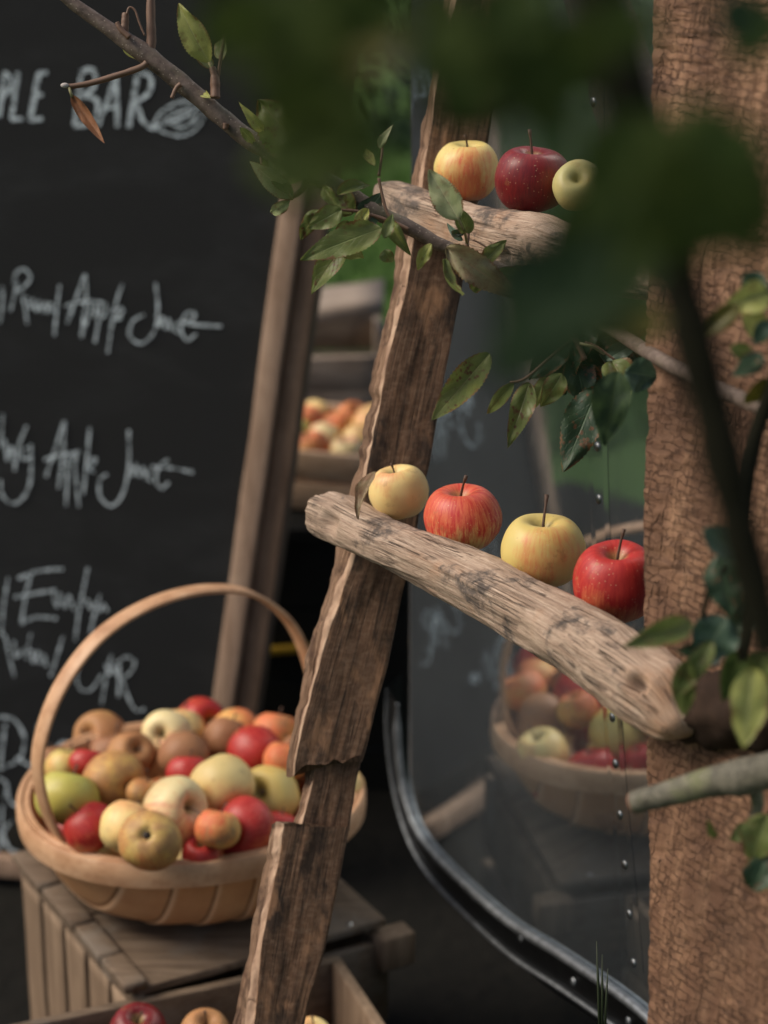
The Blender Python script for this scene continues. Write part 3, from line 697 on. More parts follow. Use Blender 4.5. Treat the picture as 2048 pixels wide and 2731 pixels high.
letters([[(12, 655), (2, 800)], [(5, 800), (22, 770), (32, 860), (48, 795), (66, 892)], [(115, 705), (82, 790), (62, 900)], [(120, 800), (95, 815), (98, 850), (128, 840), (135, 790), (128, 960), (70, 1040), (12, 1010), (2, 940)],
         [(278, 685), (240, 800), (198, 925)], [(280, 685), (272, 830), (252, 975)], [10, (190, 852), (260, 832), (345, 818)], [(295, 830), (285, 1052)], [(318, 830), (340, 1055)], [(300, 830), (330, 830), (325, 870), (300, 872)], [(388, 712), (375, 850), (360, 1002)], [(370, 885), (405, 845), (412, 862), (385, 890), (408, 905)],
         [(556, 725), (556, 880), (530, 1000), (480, 1052), (432, 1010), (432, 940), (462, 915)], [(560, 870), (572, 922), (588, 872), (600, 925), (618, 885), (628, 940)], [(650, 895), (632, 925), (655, 945)], [(728, 852), (688, 880), (672, 940), (700, 975), (728, 950)], [10, (655, 882), (740, 888), (835, 906)]], z3, 9)
letters([[(35, 228), (18, 330), (5, 470)], [10, (78, 232), (160, 200), (272, 190)], [10, (130, 220), (110, 310), (92, 425)], [10, (62, 312), (150, 296), (240, 282)], [10, (92, 425), (160, 398), (245, 405)],
         [(228, 290), (245, 355), (258, 295), (280, 362), (298, 305), (322, 375)], [(380, 185), (345, 350), (325, 500)], [(350, 350), (378, 325), (392, 370), (410, 335), (428, 375), (445, 340), (465, 375)], [(432, 300), (405, 400), (390, 470)],
         [(0, 470), (22, 480), (38, 560), (62, 655)], [(60, 500), (70, 570), (100, 540), (115, 580)], [(132, 470), (112, 575)], [(120, 550), (140, 545), (142, 595), (165, 548), (170, 600), (190, 560), (200, 612)], [(272, 480), (245, 570), (218, 655)],
         [(430, 500), (375, 555), (332, 640), (345, 705), (392, 712), (440, 645)], [(480, 560), (455, 680), (438, 775)], [(455, 600), (475, 645), (490, 600), (500, 650)], [(515, 600), (512, 745)], [(500, 600), (545, 570), (582, 592), (560, 640), (512, 672)], [(528, 670), (560, 760), (590, 802), (625, 795)]], z5, 8)
letters([[10, (22, 860), (0, 1055)], [10, (-10, 828), (60, 842), (104, 920), (82, 1012), (0, 1052)], [(68, 1010), (100, 1020), (135, 1045)], [9, (165, 860), (152, 1000)], [(235, 975), (272, 940), (300, 955), (262, 985)], [9, (-10, 1090), (30, 1120), (20, 1180)]], z5, 14)
letters([[9, (28, 90), (42, 170), (78, 195)], [(12, 190), (5, 300), (-5, 385)], [12, (55, 255), (15, 302), (35, 372), (95, 405)]], z7, 10)

# ------------------------------------------------------------------ black stand behind with crates
stand = empty('display_stand', (-.25, 3.9, 0)); tag(stand, 'black planked display stand behind the ladder carrying the pale crates', 'stand')
SZ = .53; YF = 3.42
for k in range(4):
    q = MB(); q.box((-.30, YF+.01, SZ-.02-.07-.14*k), 1.14, .02, .134); q.build('plank', M['blackplank'], stand, False)
q = MB(); q.box((-.30, YF+.45, SZ-.012), 1.16, .94, .022); q.build('top', M['blackplank'], stand, False)
for xx in (-.84, .24):
    for yy in (YF+.06, YF+.8):
        q = MB(); q.box((xx, yy, (SZ-.024)/2), .05, .05, SZ-.026); q.build('leg', M['blackplank'], stand, False)
def crate_box(name, c, w, dpt, h, t, mat, yaw=0, tilt=0, base_z=0, slats=2, matv=None):
    """open wooden crate: floor, end boards, long-side boards; c is bottom centre"""
    root = empty(name, c); X = Vector((1, 0, 0)); Y = Vector((0, 1, 0)); Z = Vector((0, 0, 1))
    rot = Matrix.Rotation(yaw, 3, 'Z') @ Matrix.Rotation(tilt, 3, 'X'); X, Y, Z = rot @ X, rot @ Y, rot @ Z; c = Vector(c)
    q = MB(); q.plank(c - X*(w/2-t) + Z*t/2, c + X*(w/2-t) + Z*t/2, Y, Z, dpt-2*t, t, .001, 4, .0005); q.build('floor_board', mat, root)
    for s_ in (-1, 1):
        q = MB(); q.plank(c + X*s_*(w/2-t/2) - Y*(dpt/2-t) + Z*h/2, c + X*s_*(w/2-t/2) + Y*(dpt/2-t) + Z*h/2, Z, X, h, t, .0015, 6, .001); q.build('end_board', mat, root)
        hh = h/slats
        for k in range(slats):
            q = MB(); q.plank(c - X*w/2 + Y*s_*(dpt/2-t/2) + Z*(hh*(k+.5)), c + X*w/2 + Y*s_*(dpt/2-t/2) + Z*(hh*(k+.5)), Z, Y, hh-.006, t, .0015, 8, .001); q.build('side_board', mat, root)
    return root, c, X, Y, Z
r1, c1, X1, Y1, Z1 = crate_box('apple_crate', (-.22, 3.66, SZ+.004), .56, .30, .115, .014, M['crate_far'], R(-16), R(0)); tag(r1, 'pale open crate of yellow and red apples on the black stand', 'crate')
r2, c2, X2, Y2, Z2 = crate_box('apple_crate', (-.30, 4.12, SZ+.003), .62, .32, .15, .016, M['crate_grey'], R(6), 0, 0, 2); tag(r2, 'grey brown slatted crate standing behind the pale apple crate', 'crate')
q = MB(); q.plank(c2+Vector((-.2, -.05, .170)), c2+Vector((.30, .05, .225)), Vector((0, 1, 0)), Vector((0, 0, 1)), .20, .035, .01, 8, .004)
lid = q.build('wooden_board', M['crate_grey'], None); tag(lid, 'thick weathered board lying across the grey brown crate', 'board')
rnd = random.Random(3); kk = 0
for i in range(8):
    for j in range(4):
        p = c1 + X1*(-.23+.06*i+rnd.uniform(-.006, .006)) + Y1*(-.105+.07*j+rnd.uniform(-.006, .006)) + Z1*(.100+rnd.uniform(-.006, .012))
        mt = rnd.choice(['a_yellow', 'a_yelred', 'a_orange', 'a_yellow', 'a_bright', 'a_green', 'a_cream'])
        px_ = CX + FPX*p.x/depth(p)
        if px_ < 560: continue
        apple(p, .034+rnd.uniform(-.002, .002), mt, 'small blurred apple in the pale crate on the black stand', 'apples in the pale crate', kk % 8, (rnd.uniform(-.6, .6), rnd.uniform(-.6, .6), 1), rnd.random()*6, True, kk); kk += 1
q = MB(); q.box(P(745, 1812, 3.72), .10, .02, .012, None, R(6)); 
yb = P(745, 1812, 3.6); q = MB(); q.plank(Vector((yb.x-.06, YF-.008, yb.z-.005)), Vector((yb.x+.05, YF-.008, yb.z+.004)), Vector((0, 0, 1)), Vector((0, 1, 0)), .014, .012, .002, 4, .0005)
yo = q.build('yellow_strip', M['yellow'], stand)

# ------------------------------------------------------------------ upturned crate under the basket
ZC = .35
cA, cB, cC = onz(37, 2284, ZC), onz(345, 2648, ZC), onz(1037, 2450, ZC)
crate = empty('wooden_crate', (cB.x+.1, cB.y+.1, 0)); tag(crate, 'upturned weathered wooden crate carrying the apple basket', 'crate')
U = (cC-cB).normalized(); V = (cA-cB); V = (V - U*V.dot(U)).normalized(); LU = (cC-cB).length; LV = (cA-cB).length
print('crate', LU, LV, (cA-cB).normalized().dot(U))
Vt = (cA-cB).normalized()      # use true photo edge direction
Zv = Vector((0, 0, 1))
wB = LV/2
for k in range(2):
    a = cB + Vt*(wB*(k+.5)) - Zv*.006
    q = MB(); q.plank(a + U*.012, a + U*(LU-.004), Vt, Zv, wB-.004, .012, .002, 16, .0012); q.build('top_board', M['crate'], crate)
# edge battens along the left side, with gaps
ed = [(0.0, .19), (.20, .41), (.43, .70), (.72, .985)]
for (a, b) in ed:
    q = MB(); q.plank(cB + Vt*(LV*a) + U*.010 + Zv*.004, cB + Vt*(LV*b) + U*.010 + Zv*.004, U, Zv, .030, .012, .002, 8, .0012); q.build('edge_batten', M['crate'], crate)
q = MB(); q.plank(cB + Vt*.0 + U*.014 - Zv*.020, cB + Vt*LV + U*.014 - Zv*.020, Zv, U, .020, .014, .002, 8, .0012); q.build('edge_rail', M['crate'], crate)
for k in range(5):
    a = cB + Vt*(LV*(.10+.20*k)) + U*.012
    q = MB(); q.plank(Vector((a.x, a.y, .002)), Vector((a.x, a.y, ZC-.030)), Vt, U, LV*.165, .012, .002, 16, .0015); q.build('slat', M['crate_v'], crate)
for k in range(2):
    z = ZC-.03-.066-.15*k
    q = MB(); q.plank(Vector((cB.x, cB.y, z))+U*.02+Vt*.008, Vector((cC.x, cC.y, z))-U*.0+Vt*.008, Zv, Vt, .125, .014, .002, 10, .0015); q.build('side_board', M['crate'], crate)
q = MB(); q.plank(Vector((cC.x, cC.y, ZC-.045))+Vt*.0-U*.02, Vector((cC.x, cC.y, ZC-.045))+U*.03+Vt*.0, Zv, Vt, .05, .035, .003, 4, .001); q.build('corner_block', M['crate_v'], crate)
for k in range(2):
    z = ZC-.03-.066-.15*k; q = MB(); q.plank(Vector((cC.x, cC.y, z))+Vt*.02-U*.01, Vector((cC.x, cC.y, z))+Vt*LV-U*.01, Zv, U, .125, .014, .002, 10, .0015); q.build('end_board', M['crate'], crate)
    q = MB(); q.plank(Vector((cB.x, cB.y, z))+U*.03+Vt*(LV-.01), Vector((cC.x, cC.y, z))-U*.03+Vt*(LV-.01), Zv, Vt, .125, .014, .002, 10, .0015); q.build('side_board', M['crate'], crate)
for f_, g_ in ((.03, .86), (.05, .60), (.93, .10), (.95, .85)):
    p = cB + Vt*(LV*f_) + U*(LU*g_); q = MB(); q.ball(p+Zv*.0004, .0042, 10, 6, (1, 1, .35)); q.build('nail', M['nail'], crate)

# front crate (open tray of apples)
ZF = .338
fA, fB = onz(60, 2731, ZF), onz(870, 2560, ZF)
Uf = (fB-fA).normalized(); Vf = Vector((Uf.y, -Uf.x, 0)); Vf = Vf if Vf.y < 0 else -Vf
fA2 = fA - Uf*.12; Lf = (fB-fA2).length + .02; DF = .21
fc = empty('wooden_crate', (fA.x+.2, fA.y-.1, 0)); tag(fc, 'open slatted crate of apples in front, cut off by the bottom edge', 'crate')
for k in range(2):
    z = ZF-.055-.115*k
    for s_ in (0, 1):
        q = MB(); a = fA2 + Vf*(DF*s_); q.plank(Vector((a.x, a.y, z)), Vector((a.x, a.y, z))+Uf*Lf, Zv, Vf, .108, .014, .002, 14, .0015); q.build('side_board', M['crate'], fc)
    for s_ in (0, 1):
        a = fA2 + Uf*(Lf*s_ + (-.008 if s_ else .008)); q = MB(); q.plank(Vector((a.x, a.y, z))+Vf*.008, Vector((a.x, a.y, z))+Vf*(DF-.008), Zv, Uf, .108, .015, .002, 8, .0015); q.build('end_board', M['crate_v'], fc)
q = MB(); a = fA2 + Uf*.01 + Vf*DF/2; q.plank(Vector((a.x, a.y, .09)), Vector((a.x, a.y, .09))+Uf*(Lf-.02), Vf, Zv, DF-.02, .012, .002, 8, .001); q.build('floor_board', M['crate'], fc)
for s_ in (0, 1):
    for t_ in (0, 1):
        a = fA2 + Uf*(.03+(Lf-.06)*s_) + Vf*(.02+(DF-.04)*t_); q = MB(); q.box((a.x, a.y, .0425), .03, .03, .083); q.build('leg', M['crate_v'], fc, False)
fr = [(362, 2748, 74, 'a_dark', 'dark red apple nearest the left in the front crate'), (545, 2762, 70, 'a_russet', 'russet apple beside the split rail in the front crate'), (832, 2778, 62, 'a_yellow', 'yellow apple right of the split rail in the front crate')]
for i, (x, y, r_, mt, lb) in enumerate(fr):
    p = P(x, y, 2.47); apple(p, r_*depth(p)/FPX, mt, lb, 'apples in the front crate', i+2, (.2, -.3, 1), i, True, i)
    apple(p-Vector((.01, .005, .075)), .036, ['a_red', 'a_yellow', 'a_brown'][i], 'apple in the lower layer of the front crate', 'apples under the front crate heap', i, (.3, 0, 1), i, True, i)

rnd = random.Random(21)
for i in range(7):
    for j in range(3):
        p = fA2 + Uf*(.06+.082*i+rnd.uniform(-.006, .006)) + Vf*(.045+.062*j)
        if .06+.082*i > Lf-.05: continue
        p.z = .135+rnd.uniform(0, .01)
        apple(p, .036, ['a_red', 'a_yellow', 'a_brown', 'a_yelred', 'a_orange'][(i*3+j) % 5], 'apple on the floor of the front crate under the others', 'apples under the front crate heap', i+j, (rnd.uniform(-1, 1), rnd.uniform(-1, 1), 1), i, True, i)
# ------------------------------------------------------------------ basket (trug)
ZR = .496
BC = Vector((-.2585, 2.478, ZR)); EX = Vector((1, -.045, 0)).normalized(); EY = Vector((.045, 1, 0)).normalized()
HA = Vector((.163, .129, 0)).normalized(); LA = Vector((-HA.y, HA.x, 0)); LA = LA if LA.y < 0 else -LA     # LA: long axis, towards camera
aL, bH = .200, .225
def rim_pt(th, off=0.0, dz=0.0):
    c_, s_ = math.cos(th), math.sin(th)
    e = 2/2.06
    x = math.copysign(abs(c_)**e, c_)*(bH+off); y = math.copysign(abs(s_)**e, s_)*(aL+off)
    r_ = EX*x + EY*y; z = ZR - .004 + .012*(abs(r_.dot(LA))/.21)**2 + dz
    return Vector((BC.x, BC.y, 0)) + r_ + Vector((0, 0, z))
basket = empty('basket', (BC.x, BC.y, ZC)); tag(basket, 'oval wooden basket with tall hoop handle heaped with apples on the upturned crate', 'basket')
# hull, lapped boards running along the long axis
mb = MB(); nth, nr = 300, 60
_hl = [None]
def hull(th, s, off=0.0):
    rp = rim_pt(th, -.006, 0); cx = Vector((BC.x, BC.y, 0)); rv = Vector((rp.x, rp.y, 0))-cx
    k = max(0, 1 - s**3.0)**.5 if s < 1 else 0
    k = (1-.27*s**1.5)*(1-s**11)**.5 if s < 1 else 0
    dz = (rp.z-(ZC+.012))*min(1, s*1.02)
    x = rv.dot(HA)*k
    lap = ((abs(x)+.015) / .046); _hl[0] = (lap, 0); lap %= 1.0
    o_ = .0042*(lap if lap < .93 else (1-lap)/.07*.93)
    p = cx + rv*k + Vector((0, 0, rp.z-dz)); nrm = (rv.normalized()*(1-s*.7) + Vector((0, 0, -s))).normalized()
    return p + nrm*(o_+off)
for off in (0.0, -.006):
    vs = []; fs = []; us = []
    for i in range(nr+1):
        s = (i/nr)
        for j in range(nth): vs.append(hull(2*math.pi*j/nth, s, off)); us.append(_hl[0])
    for i in range(nr):
        for j in range(nth): fs.append((i*nth+j, i*nth+(j+1) % nth, (i+1)*nth+(j+1) % nth, (i+1)*nth+j))
    mb.add(vs, fs, us)
mb.build('hull', M['hull'], basket)
def band(name, prof, mat, n=160):
    """closed band round the rim; prof = list of (off, dz)"""
    q = MB(); vs = []; m_ = len(prof); fs = []
    for j in range(n):
        th = 2*math.pi*j/n
        for (o_, z_) in prof: vs.append(rim_pt(th, o_, z_))
    for j in range(n):
        for k in range(m_): fs.append((j*m_+k, ((j+1) % n)*m_+k, ((j+1) % n)*m_+(k+1) % m_, j*m_+(k+1) % m_))
    q.add(vs, fs); return autosmooth(q.build(name, mat, basket), 50)
band('rim', [(.001, -.029), (.008, -.028), (.0095, -.016), (.009, .001), (.006, .005), (.001, .005)], M['trug_strip'])
band('inner_rim', [(-.011, -.016), (-.001, -.018), (-.0005, .002), (-.003, .005), (-.009, .005), (-.011, .002)], M['trug_strip'])
# handle hoop
hp = []
prof = [(-.085, -.10), (-.165, -.060), (-.207, -.010), (-.226, .06), (-.222, .13), (-.188, .205), (-.125, .262), (-.045, .288), (.045, .288), (.125, .262), (.188, .205), (.222, .13), (.226, .06), (.207, -.010), (.165, -.060), (.085, -.10)]
prof = cat([(x*.955 - .014*max(0, min(1, z/.12)), z) for x, z in prof], 10)
vs = []; fs = []; hw, ht = .0135, .0035
for i, (x, z) in enumerate(prof):
    a = prof[max(i-1, 0)]; b = prof[min(i+1, len(prof)-1)]; tx, tz = b[0]-a[0], b[1]-a[1]; L = math.hypot(tx, tz); nx, nz = -tz/L, tx/L
    off = .012 if z < .03 else .004
    c = Vector((BC.x, BC.y, ZR)) + HA*(x*(1+0)) + Vector((0, 0, z))
    for (sy, sn) in ((-1, -.5), (-.8, -1), (.8, -1), (1, -.5), (1, .5), (.8, 1), (-.8, 1), (-1, .5)):
        vs.append(c + LA*sy*hw + (HA*nx + Vector((0, 0, nz)))*sn*ht)
for i in range(len(prof)-1):
    for j in range(8): fs.append((i*8+j, i*8+(j+1) % 8, (i+1)*8+(j+1) % 8, (i+1)*8+j))
fs.append(tuple(range(8))); fs.append(tuple((len(prof)-1)*8+j for j in range(7, -1, -1)))
q = MB(); q.add(vs, fs); autosmooth(q.build('handle', M['trug_strip'], basket), 50)

AP = [  # px, py, r_px, material, mesh, stem direction, label
 (271, 1965, 66, 'a_russet', 0, (-.5, -.6, .4), 'brown russet apple at the far left of the heap'),
 (349, 2012, 58, 'a_russet', 1, (.4, -.5, .6), 'small tan russet apple just right of the far left brown one'),
 (444, 1958, 62, 'a_cream', 2, (-.2, -.8, .4), 'cream apple with its stem hole facing out, behind the brown apples'),
 (534, 1928, 62, 'a_bright', 3, (.5, -.6, .4), 'bright red apple at the very top of the heap'),
 (487, 2020, 63, 'a_brown', 4, (.2, .7, .5), 'smooth dull brown apple below the topmost red one'),
 (605, 1974, 60, 'a_brown', 5, (.2, .6, .6), 'brown apple between the two bright red ones'),
 (679, 2002, 63, 'a_bright', 3, (.75, -.6, -.1), 'shiny red apple with its stem turned to the right, near the rail'),
 (734, 1958, 58, 'a_orange', 0, (.2, .5, .8), 'orange apple behind the shiny red one by the rail'),
 (758, 2030, 52, 'a_orange', 6, (.2, .3, .8), 'orange brown apple mostly hidden by the split rail'),
 (179, 2050, 50, 'a_yelred', 1, (.2, .3, .9), 'yellow and red apple behind the handle at the left'),
 (236, 2036, 42, 'a_red', 2, (.2, .5, .9), 'half hidden red apple behind the olive one'),
 (140, 2040, 46, 'a_brown', 3, (-.2, .5, .9), 'brown apple at the left rim behind the handle'),
 (308, 2082, 74, 'a_halfrus', 4, (-.6, .7, -.1), 'olive brown apple with its dark blossom end facing out'),
 (506, 2062, 50, 'a_red', 5, (0, .4, .9), 'red apple wedged behind the big plain yellow one'),
 (589, 2098, 82, 'a_yellow', 6, (.5, -.7, -.5), 'big plain yellow apple in the middle of the heap'),
 (716, 2120, 74, 'a_yelred', 7, (-.3, -.7, .5), 'yellow apple with red streaks against the split rail'),
 (180, 2132, 76, 'a_green', 0, (.2, .5, .8), 'plain green apple just inside the handle at the left'),
 (244, 2208, 62, 'a_bright', 1, (-.6, .2, .7), 'red apple below the green one at the left'),
 (466, 2158, 83, 'a_cream', 2, (.75, -.55, .4), 'pale cream apple with pink stem cavity at the front centre'),
 (340, 2208, 64, 'a_yellow', 3, (.3, .6, .6), 'yellow apple behind the speckled tan front one'),
 (404, 2244, 74, 'a_halfrus', 4, (.1, .6, -.6), 'speckled tan apple at the very front of the heap'),
 (654, 2218, 76, 'a_red', 5, (-.5, -.75, .2), 'deep red apple with pale stem cavity at the front right'),
 (578, 2212, 54, 'a_orange', 6, (.2, .4, .9), 'orange apple tucked behind the deep red front one'),
 (537, 2278, 50, 'a_red', 7, (0, -.3, .9), 'small red apple low at the front rim'),
 (745, 2205, 42, 'a_red', 0, (.3, .3, .9), 'sliver of red apple between the rim and the split rail'),
 (388, 2118, 44, 'a_halfrus', 2, (.3, .3, .9), 'small olive apple half buried between the heap front and back'),
]
sph = []
def dome(p):
    r = ((p-BC).dot(EX)/bH)**2 + ((p-BC).dot(EY)/aL)**2
    return ZR + .052*(1-min(1.2, r)) + .004
for (x, y, r_, *_r) in AP:
    r_ *= 1.09; d = 2.7; 
    for it in range(30):
        p = P(x, y, d); f_ = p.z - dome(p); d += f_*1.2
    d = max(2.5, min(2.98, d)); sph.append([x, y, r_, d])
for it in range(160):
    for i in range(len(sph)):
        for j in range(i):
            a, b = sph[i], sph[j]; pa, pb = P(*a[:2], a[3]), P(*b[:2], b[3]); ra, rb = a[2]*a[3]/FPX, b[2]*b[3]/FPX
            g = (pa-pb).length - (ra+rb)*.93
            if g < 0:
                k = .25*g
                if a[3] <= b[3]: a[3] += k; b[3] -= k
                else: a[3] -= k; b[3] += k
rnd = random.Random(11)
for (x, y, r_, d), (_, _, _, mt, mi, ax, lb) in zip(sph, AP):
    d = max(2.45, min(3.02, d))
    def rr_(p): return ((p-BC).dot(EX)/(bH-r_*d/FPX*.9))**2 + ((p-BC).dot(EY)/(aL-r_*d/FPX*.9))**2
    if y > 2260:
        for it in range(60):
            if rr_(P(x, y, d)) > 1.0 and (P(x, y, d)-BC).dot(EY) < 0: d += .004
    p = P(x, y, d)
    apple(p, r_*d/FPX*1.03, mt, lb, 'apples heaped in the basket', mi, ax, rnd.random()*6, True, mi, True)
# back of the heap, seen in the polished metal
bk = [(.12, -.06, .022, 'a_orange', (.6, .5, .1)), (.155, .035, .010, 'a_brown', (-.7, -.5, -.1)), (.07, -.135, .014, 'a_yellow', (0, .6, .8)), (.15, -.125, -.006, 'a_halfrus', (-.9, -.3, 0)),
      (.165, .11, -.004, 'a_yellow', (.3, .2, .9)), (-.02, -.17, -.004, 'a_brown', (0, .3, .9)), (.10, .155, -.012, 'a_red', (0, .3, .9))]
bl = ['orange apple on the heap side facing the metal trailer', 'large brown apple showing in the trailer reflection', 'yellow apple at the rear rim of the basket', 'olive apple low at the rear right rim of the basket', 'yellow apple at the right rim behind the split rail', 'dull brown apple low at the back rim of the basket', 'red apple low at the right rim behind the rail']
cur = [(P(a[0], a[1], a[3]), a[2]*a[3]/FPX) for a in sph]
for (hx, ly, dz, mt, ax), lb in zip(bk, bl):
    p = BC + HA*hx + LA*ly + Vector((0, 0, dz)); r_ = .037
    for it in range(60):
        for (q_, rq) in cur:
            dv = p-q_
            if dv.length < (r_+rq)*.95:
                stp = dv.normalized()*((r_+rq)*.95-dv.length)*.5; p = p + stp
    p.z = min(p.z, ZR+.075)
    ok = all((p-q_).length > (r_+rq)*.8 for q_, rq in cur)
    if not ok or ((p-BC).dot(EX)/bH)**2 + ((p-BC).dot(EY)/aL)**2 > .85: continue
    cur.append((p, r_)); apple(p, r_, mt, lb, 'apples heaped in the basket', int(hx*100) % 8, ax, rnd.random()*6, True, 1)
# lower layer that fills the bowl
fill = []
for i in range(-2, 3):
    for j in range(-2, 3):
        p = BC + HA*(i*.072) + LA*(j*.074) + Vector((0, 0, -.045))
        if ((p-BC).dot(EX)/bH)**2 + ((p-BC).dot(EY)/aL)**2 > .62: continue
        r_ = .034
        if any((p-q_).length < (r_+rq)*.86 for q_, rq in cur): p.z -= .03
        if any((p-q_).length < (r_+rq)*.8 for q_, rq in cur): continue
        cur.append((p, r_)); fill.append(p)
for i, p in enumerate(fill):
    apple(p, .034, ['a_red', 'a_yellow', 'a_brown', 'a_orange'][i % 4], 'apple buried deep in the bowl of the basket under the heap', 'apples buried in the basket', i % 8, (rnd.uniform(-1, 1), rnd.uniform(-1, 1), 1), i, True, i)

# ------------------------------------------------------------------ ladder: rails and driftwood rungs
LD = .925
def PL(x, y, d): return P(x, y, d*LD)
ladder = empty('ladder', (0, 1.95, 0)); tag(ladder, 'rustic ladder of split timber rails and pale driftwood rungs lined with apples', 'ladder')
def rung(name, st, seed, nl=260, na=72, knots=(), label=None, cuts=()):
    """st: stations (px, py, depth, half height m, half depth m)"""
    st = cat(st, 14); cen = [PL(a[0], a[1], a[2]) for a in st]; n0 = len(cen)
    L = [0]
    for i in range(1, n0): L.append(L[-1] + (cen[i]-cen[i-1]).length)
    mb = MB(); vs = []; us = []; rows = nl
    def samp(s):
        for i in range(1, n0):
            if L[i] >= s or i == n0-1:
                t = (s-L[i-1])/max(1e-9, L[i]-L[i-1]); return cen[i-1].lerp(cen[i], t), [a+(b-a)*t for a, b in zip(st[i-1], st[i])]
    for r in range(rows+1):
        s = L[-1]*r/rows; c, q = samp(s); c2, _ = samp(min(L[-1], s+.01)); c0, _ = samp(max(0, s-.01)); t = (c2-c0).normalized()
        side = t.cross(Vector((0, 0, 1))).normalized(); up = side.cross(t)
        e = 1.0
        if s < .02: e = (1-((.02-s)/.02)**2.2)**.5 if s > 0 else .02
        if L[-1]-s < .012: e = max(.3, (1-((.012-(L[-1]-s))/.012)**2.2)**.5 if L[-1]-s > 0 else .3)
        for j in range(na):
            a = 2*math.pi*j/na
            ca, sa = math.cos(a), math.sin(a); ex = .8
            x = math.copysign(abs(ca)**ex, ca)*q[4]*LD*.84; z = math.copysign(abs(sa)**ex, sa)*q[3]*LD*.86
            nv = Vector((ca*1.3+seed, sa*1.3, s*9)); nf = Vector((ca*5+seed, sa*5, s*22)); nff = Vector((ca*16+seed, sa*16, s*60))
            k = 1 + .17*noise.noise(nv) + .06*noise.noise(nf) + .03*noise.noise(nff) - .10*max(0, noise.noise(Vector((ca*7+seed*2, sa*7, s*6)))-.25)
            p = c + (side*x + up*z)*k*e
            for (kp, kr, kh) in knots:
                dd = (p-kp).length
                if dd < kr: p = p + (p-c).normalized()*kh*(math.cos(dd/kr*math.pi)*.5+.5)
            vs.append(p); us.append((j/na*2 if j <= na/2 else 2-j/na*2, s))
    fs = []
    for r in range(rows):
        for j in range(na): fs.append((r*na+j, r*na+(j+1) % na, (r+1)*na+(j+1) % na, (r+1)*na+j))
    fs.append(tuple(range(na-1, -1, -1))); fs.append(tuple(rows*na+j for j in range(na)))
    mb.add(vs, fs, us); return mb.build(name, M['drift'], ladder)
# (lower rung)
k1 = PL(872, 1392, 2.33); k2 = PL(1620, 1740, 1.98); k3 = PL(1690, 1830, 1.93)
k5 = 0
q = MB(); pts_ = cat([(1800, 1880, 1.93), (1880, 1888, 1.905), (1980, 1890, 1.87), (2120, 1880, 1.84)], 8)
q.tube([PL(*p) for p in pts_], [.016+.016*min(1, i/7) + .004*noise.noise(Vector((i*.6, 0, 0))) for i in range(len(pts_))], 28, True, 2, .28); q.build('notch_shade_stub', M['notch_shade'], ladder)  # dark stub standing in for the shadowed notch in the post
rung('rung', [(842, 1362, 2.40, .028, .030), (900, 1385, 2.365, .030, .034), (1000, 1432, 2.31, .027, .036), (1180, 1512, 2.21, .031, .038), (1360, 1604, 2.12, .034, .040), (1530, 1697, 2.035, .037, .042), (1650, 1778, 1.98, .043, .045), (1730, 1836, 1.935, .043, .043), (1790, 1890, 1.91, .035, .036), (1822, 1935, 1.895, .024, .026), (1836, 1962, 1.89, .014, .018)], 3.1,
     knots=[(k1, .022, -.012), (k2, .035, .010), (PL(1697, 1822, 1.90), .014, -.016), (PL(1790, 1780, 1.9), .03, .008)])
rung('rung', [(1004, 490, 2.44, .006, .016), (1040, 515, 2.43, .016, .026), (1110, 560, 2.39, .028, .034), (1240, 606, 2.33, .030, .036), (1330, 636, 2.28, .036, .038), (1430, 660, 2.23, .040, .040), (1540, 684, 2.175, .034, .036), (1680, 716, 2.10, .032, .034), (1800, 742, 2.04, .028, .03), (1935, 772, 1.98, .022, .026)], 8.3,
     knots=[(PL(1430, 640, 2.17), .04, .012), (PL(1120, 540, 2.37), .02, -.006), (PL(1350, 690, 2.23), .018, -.010)])

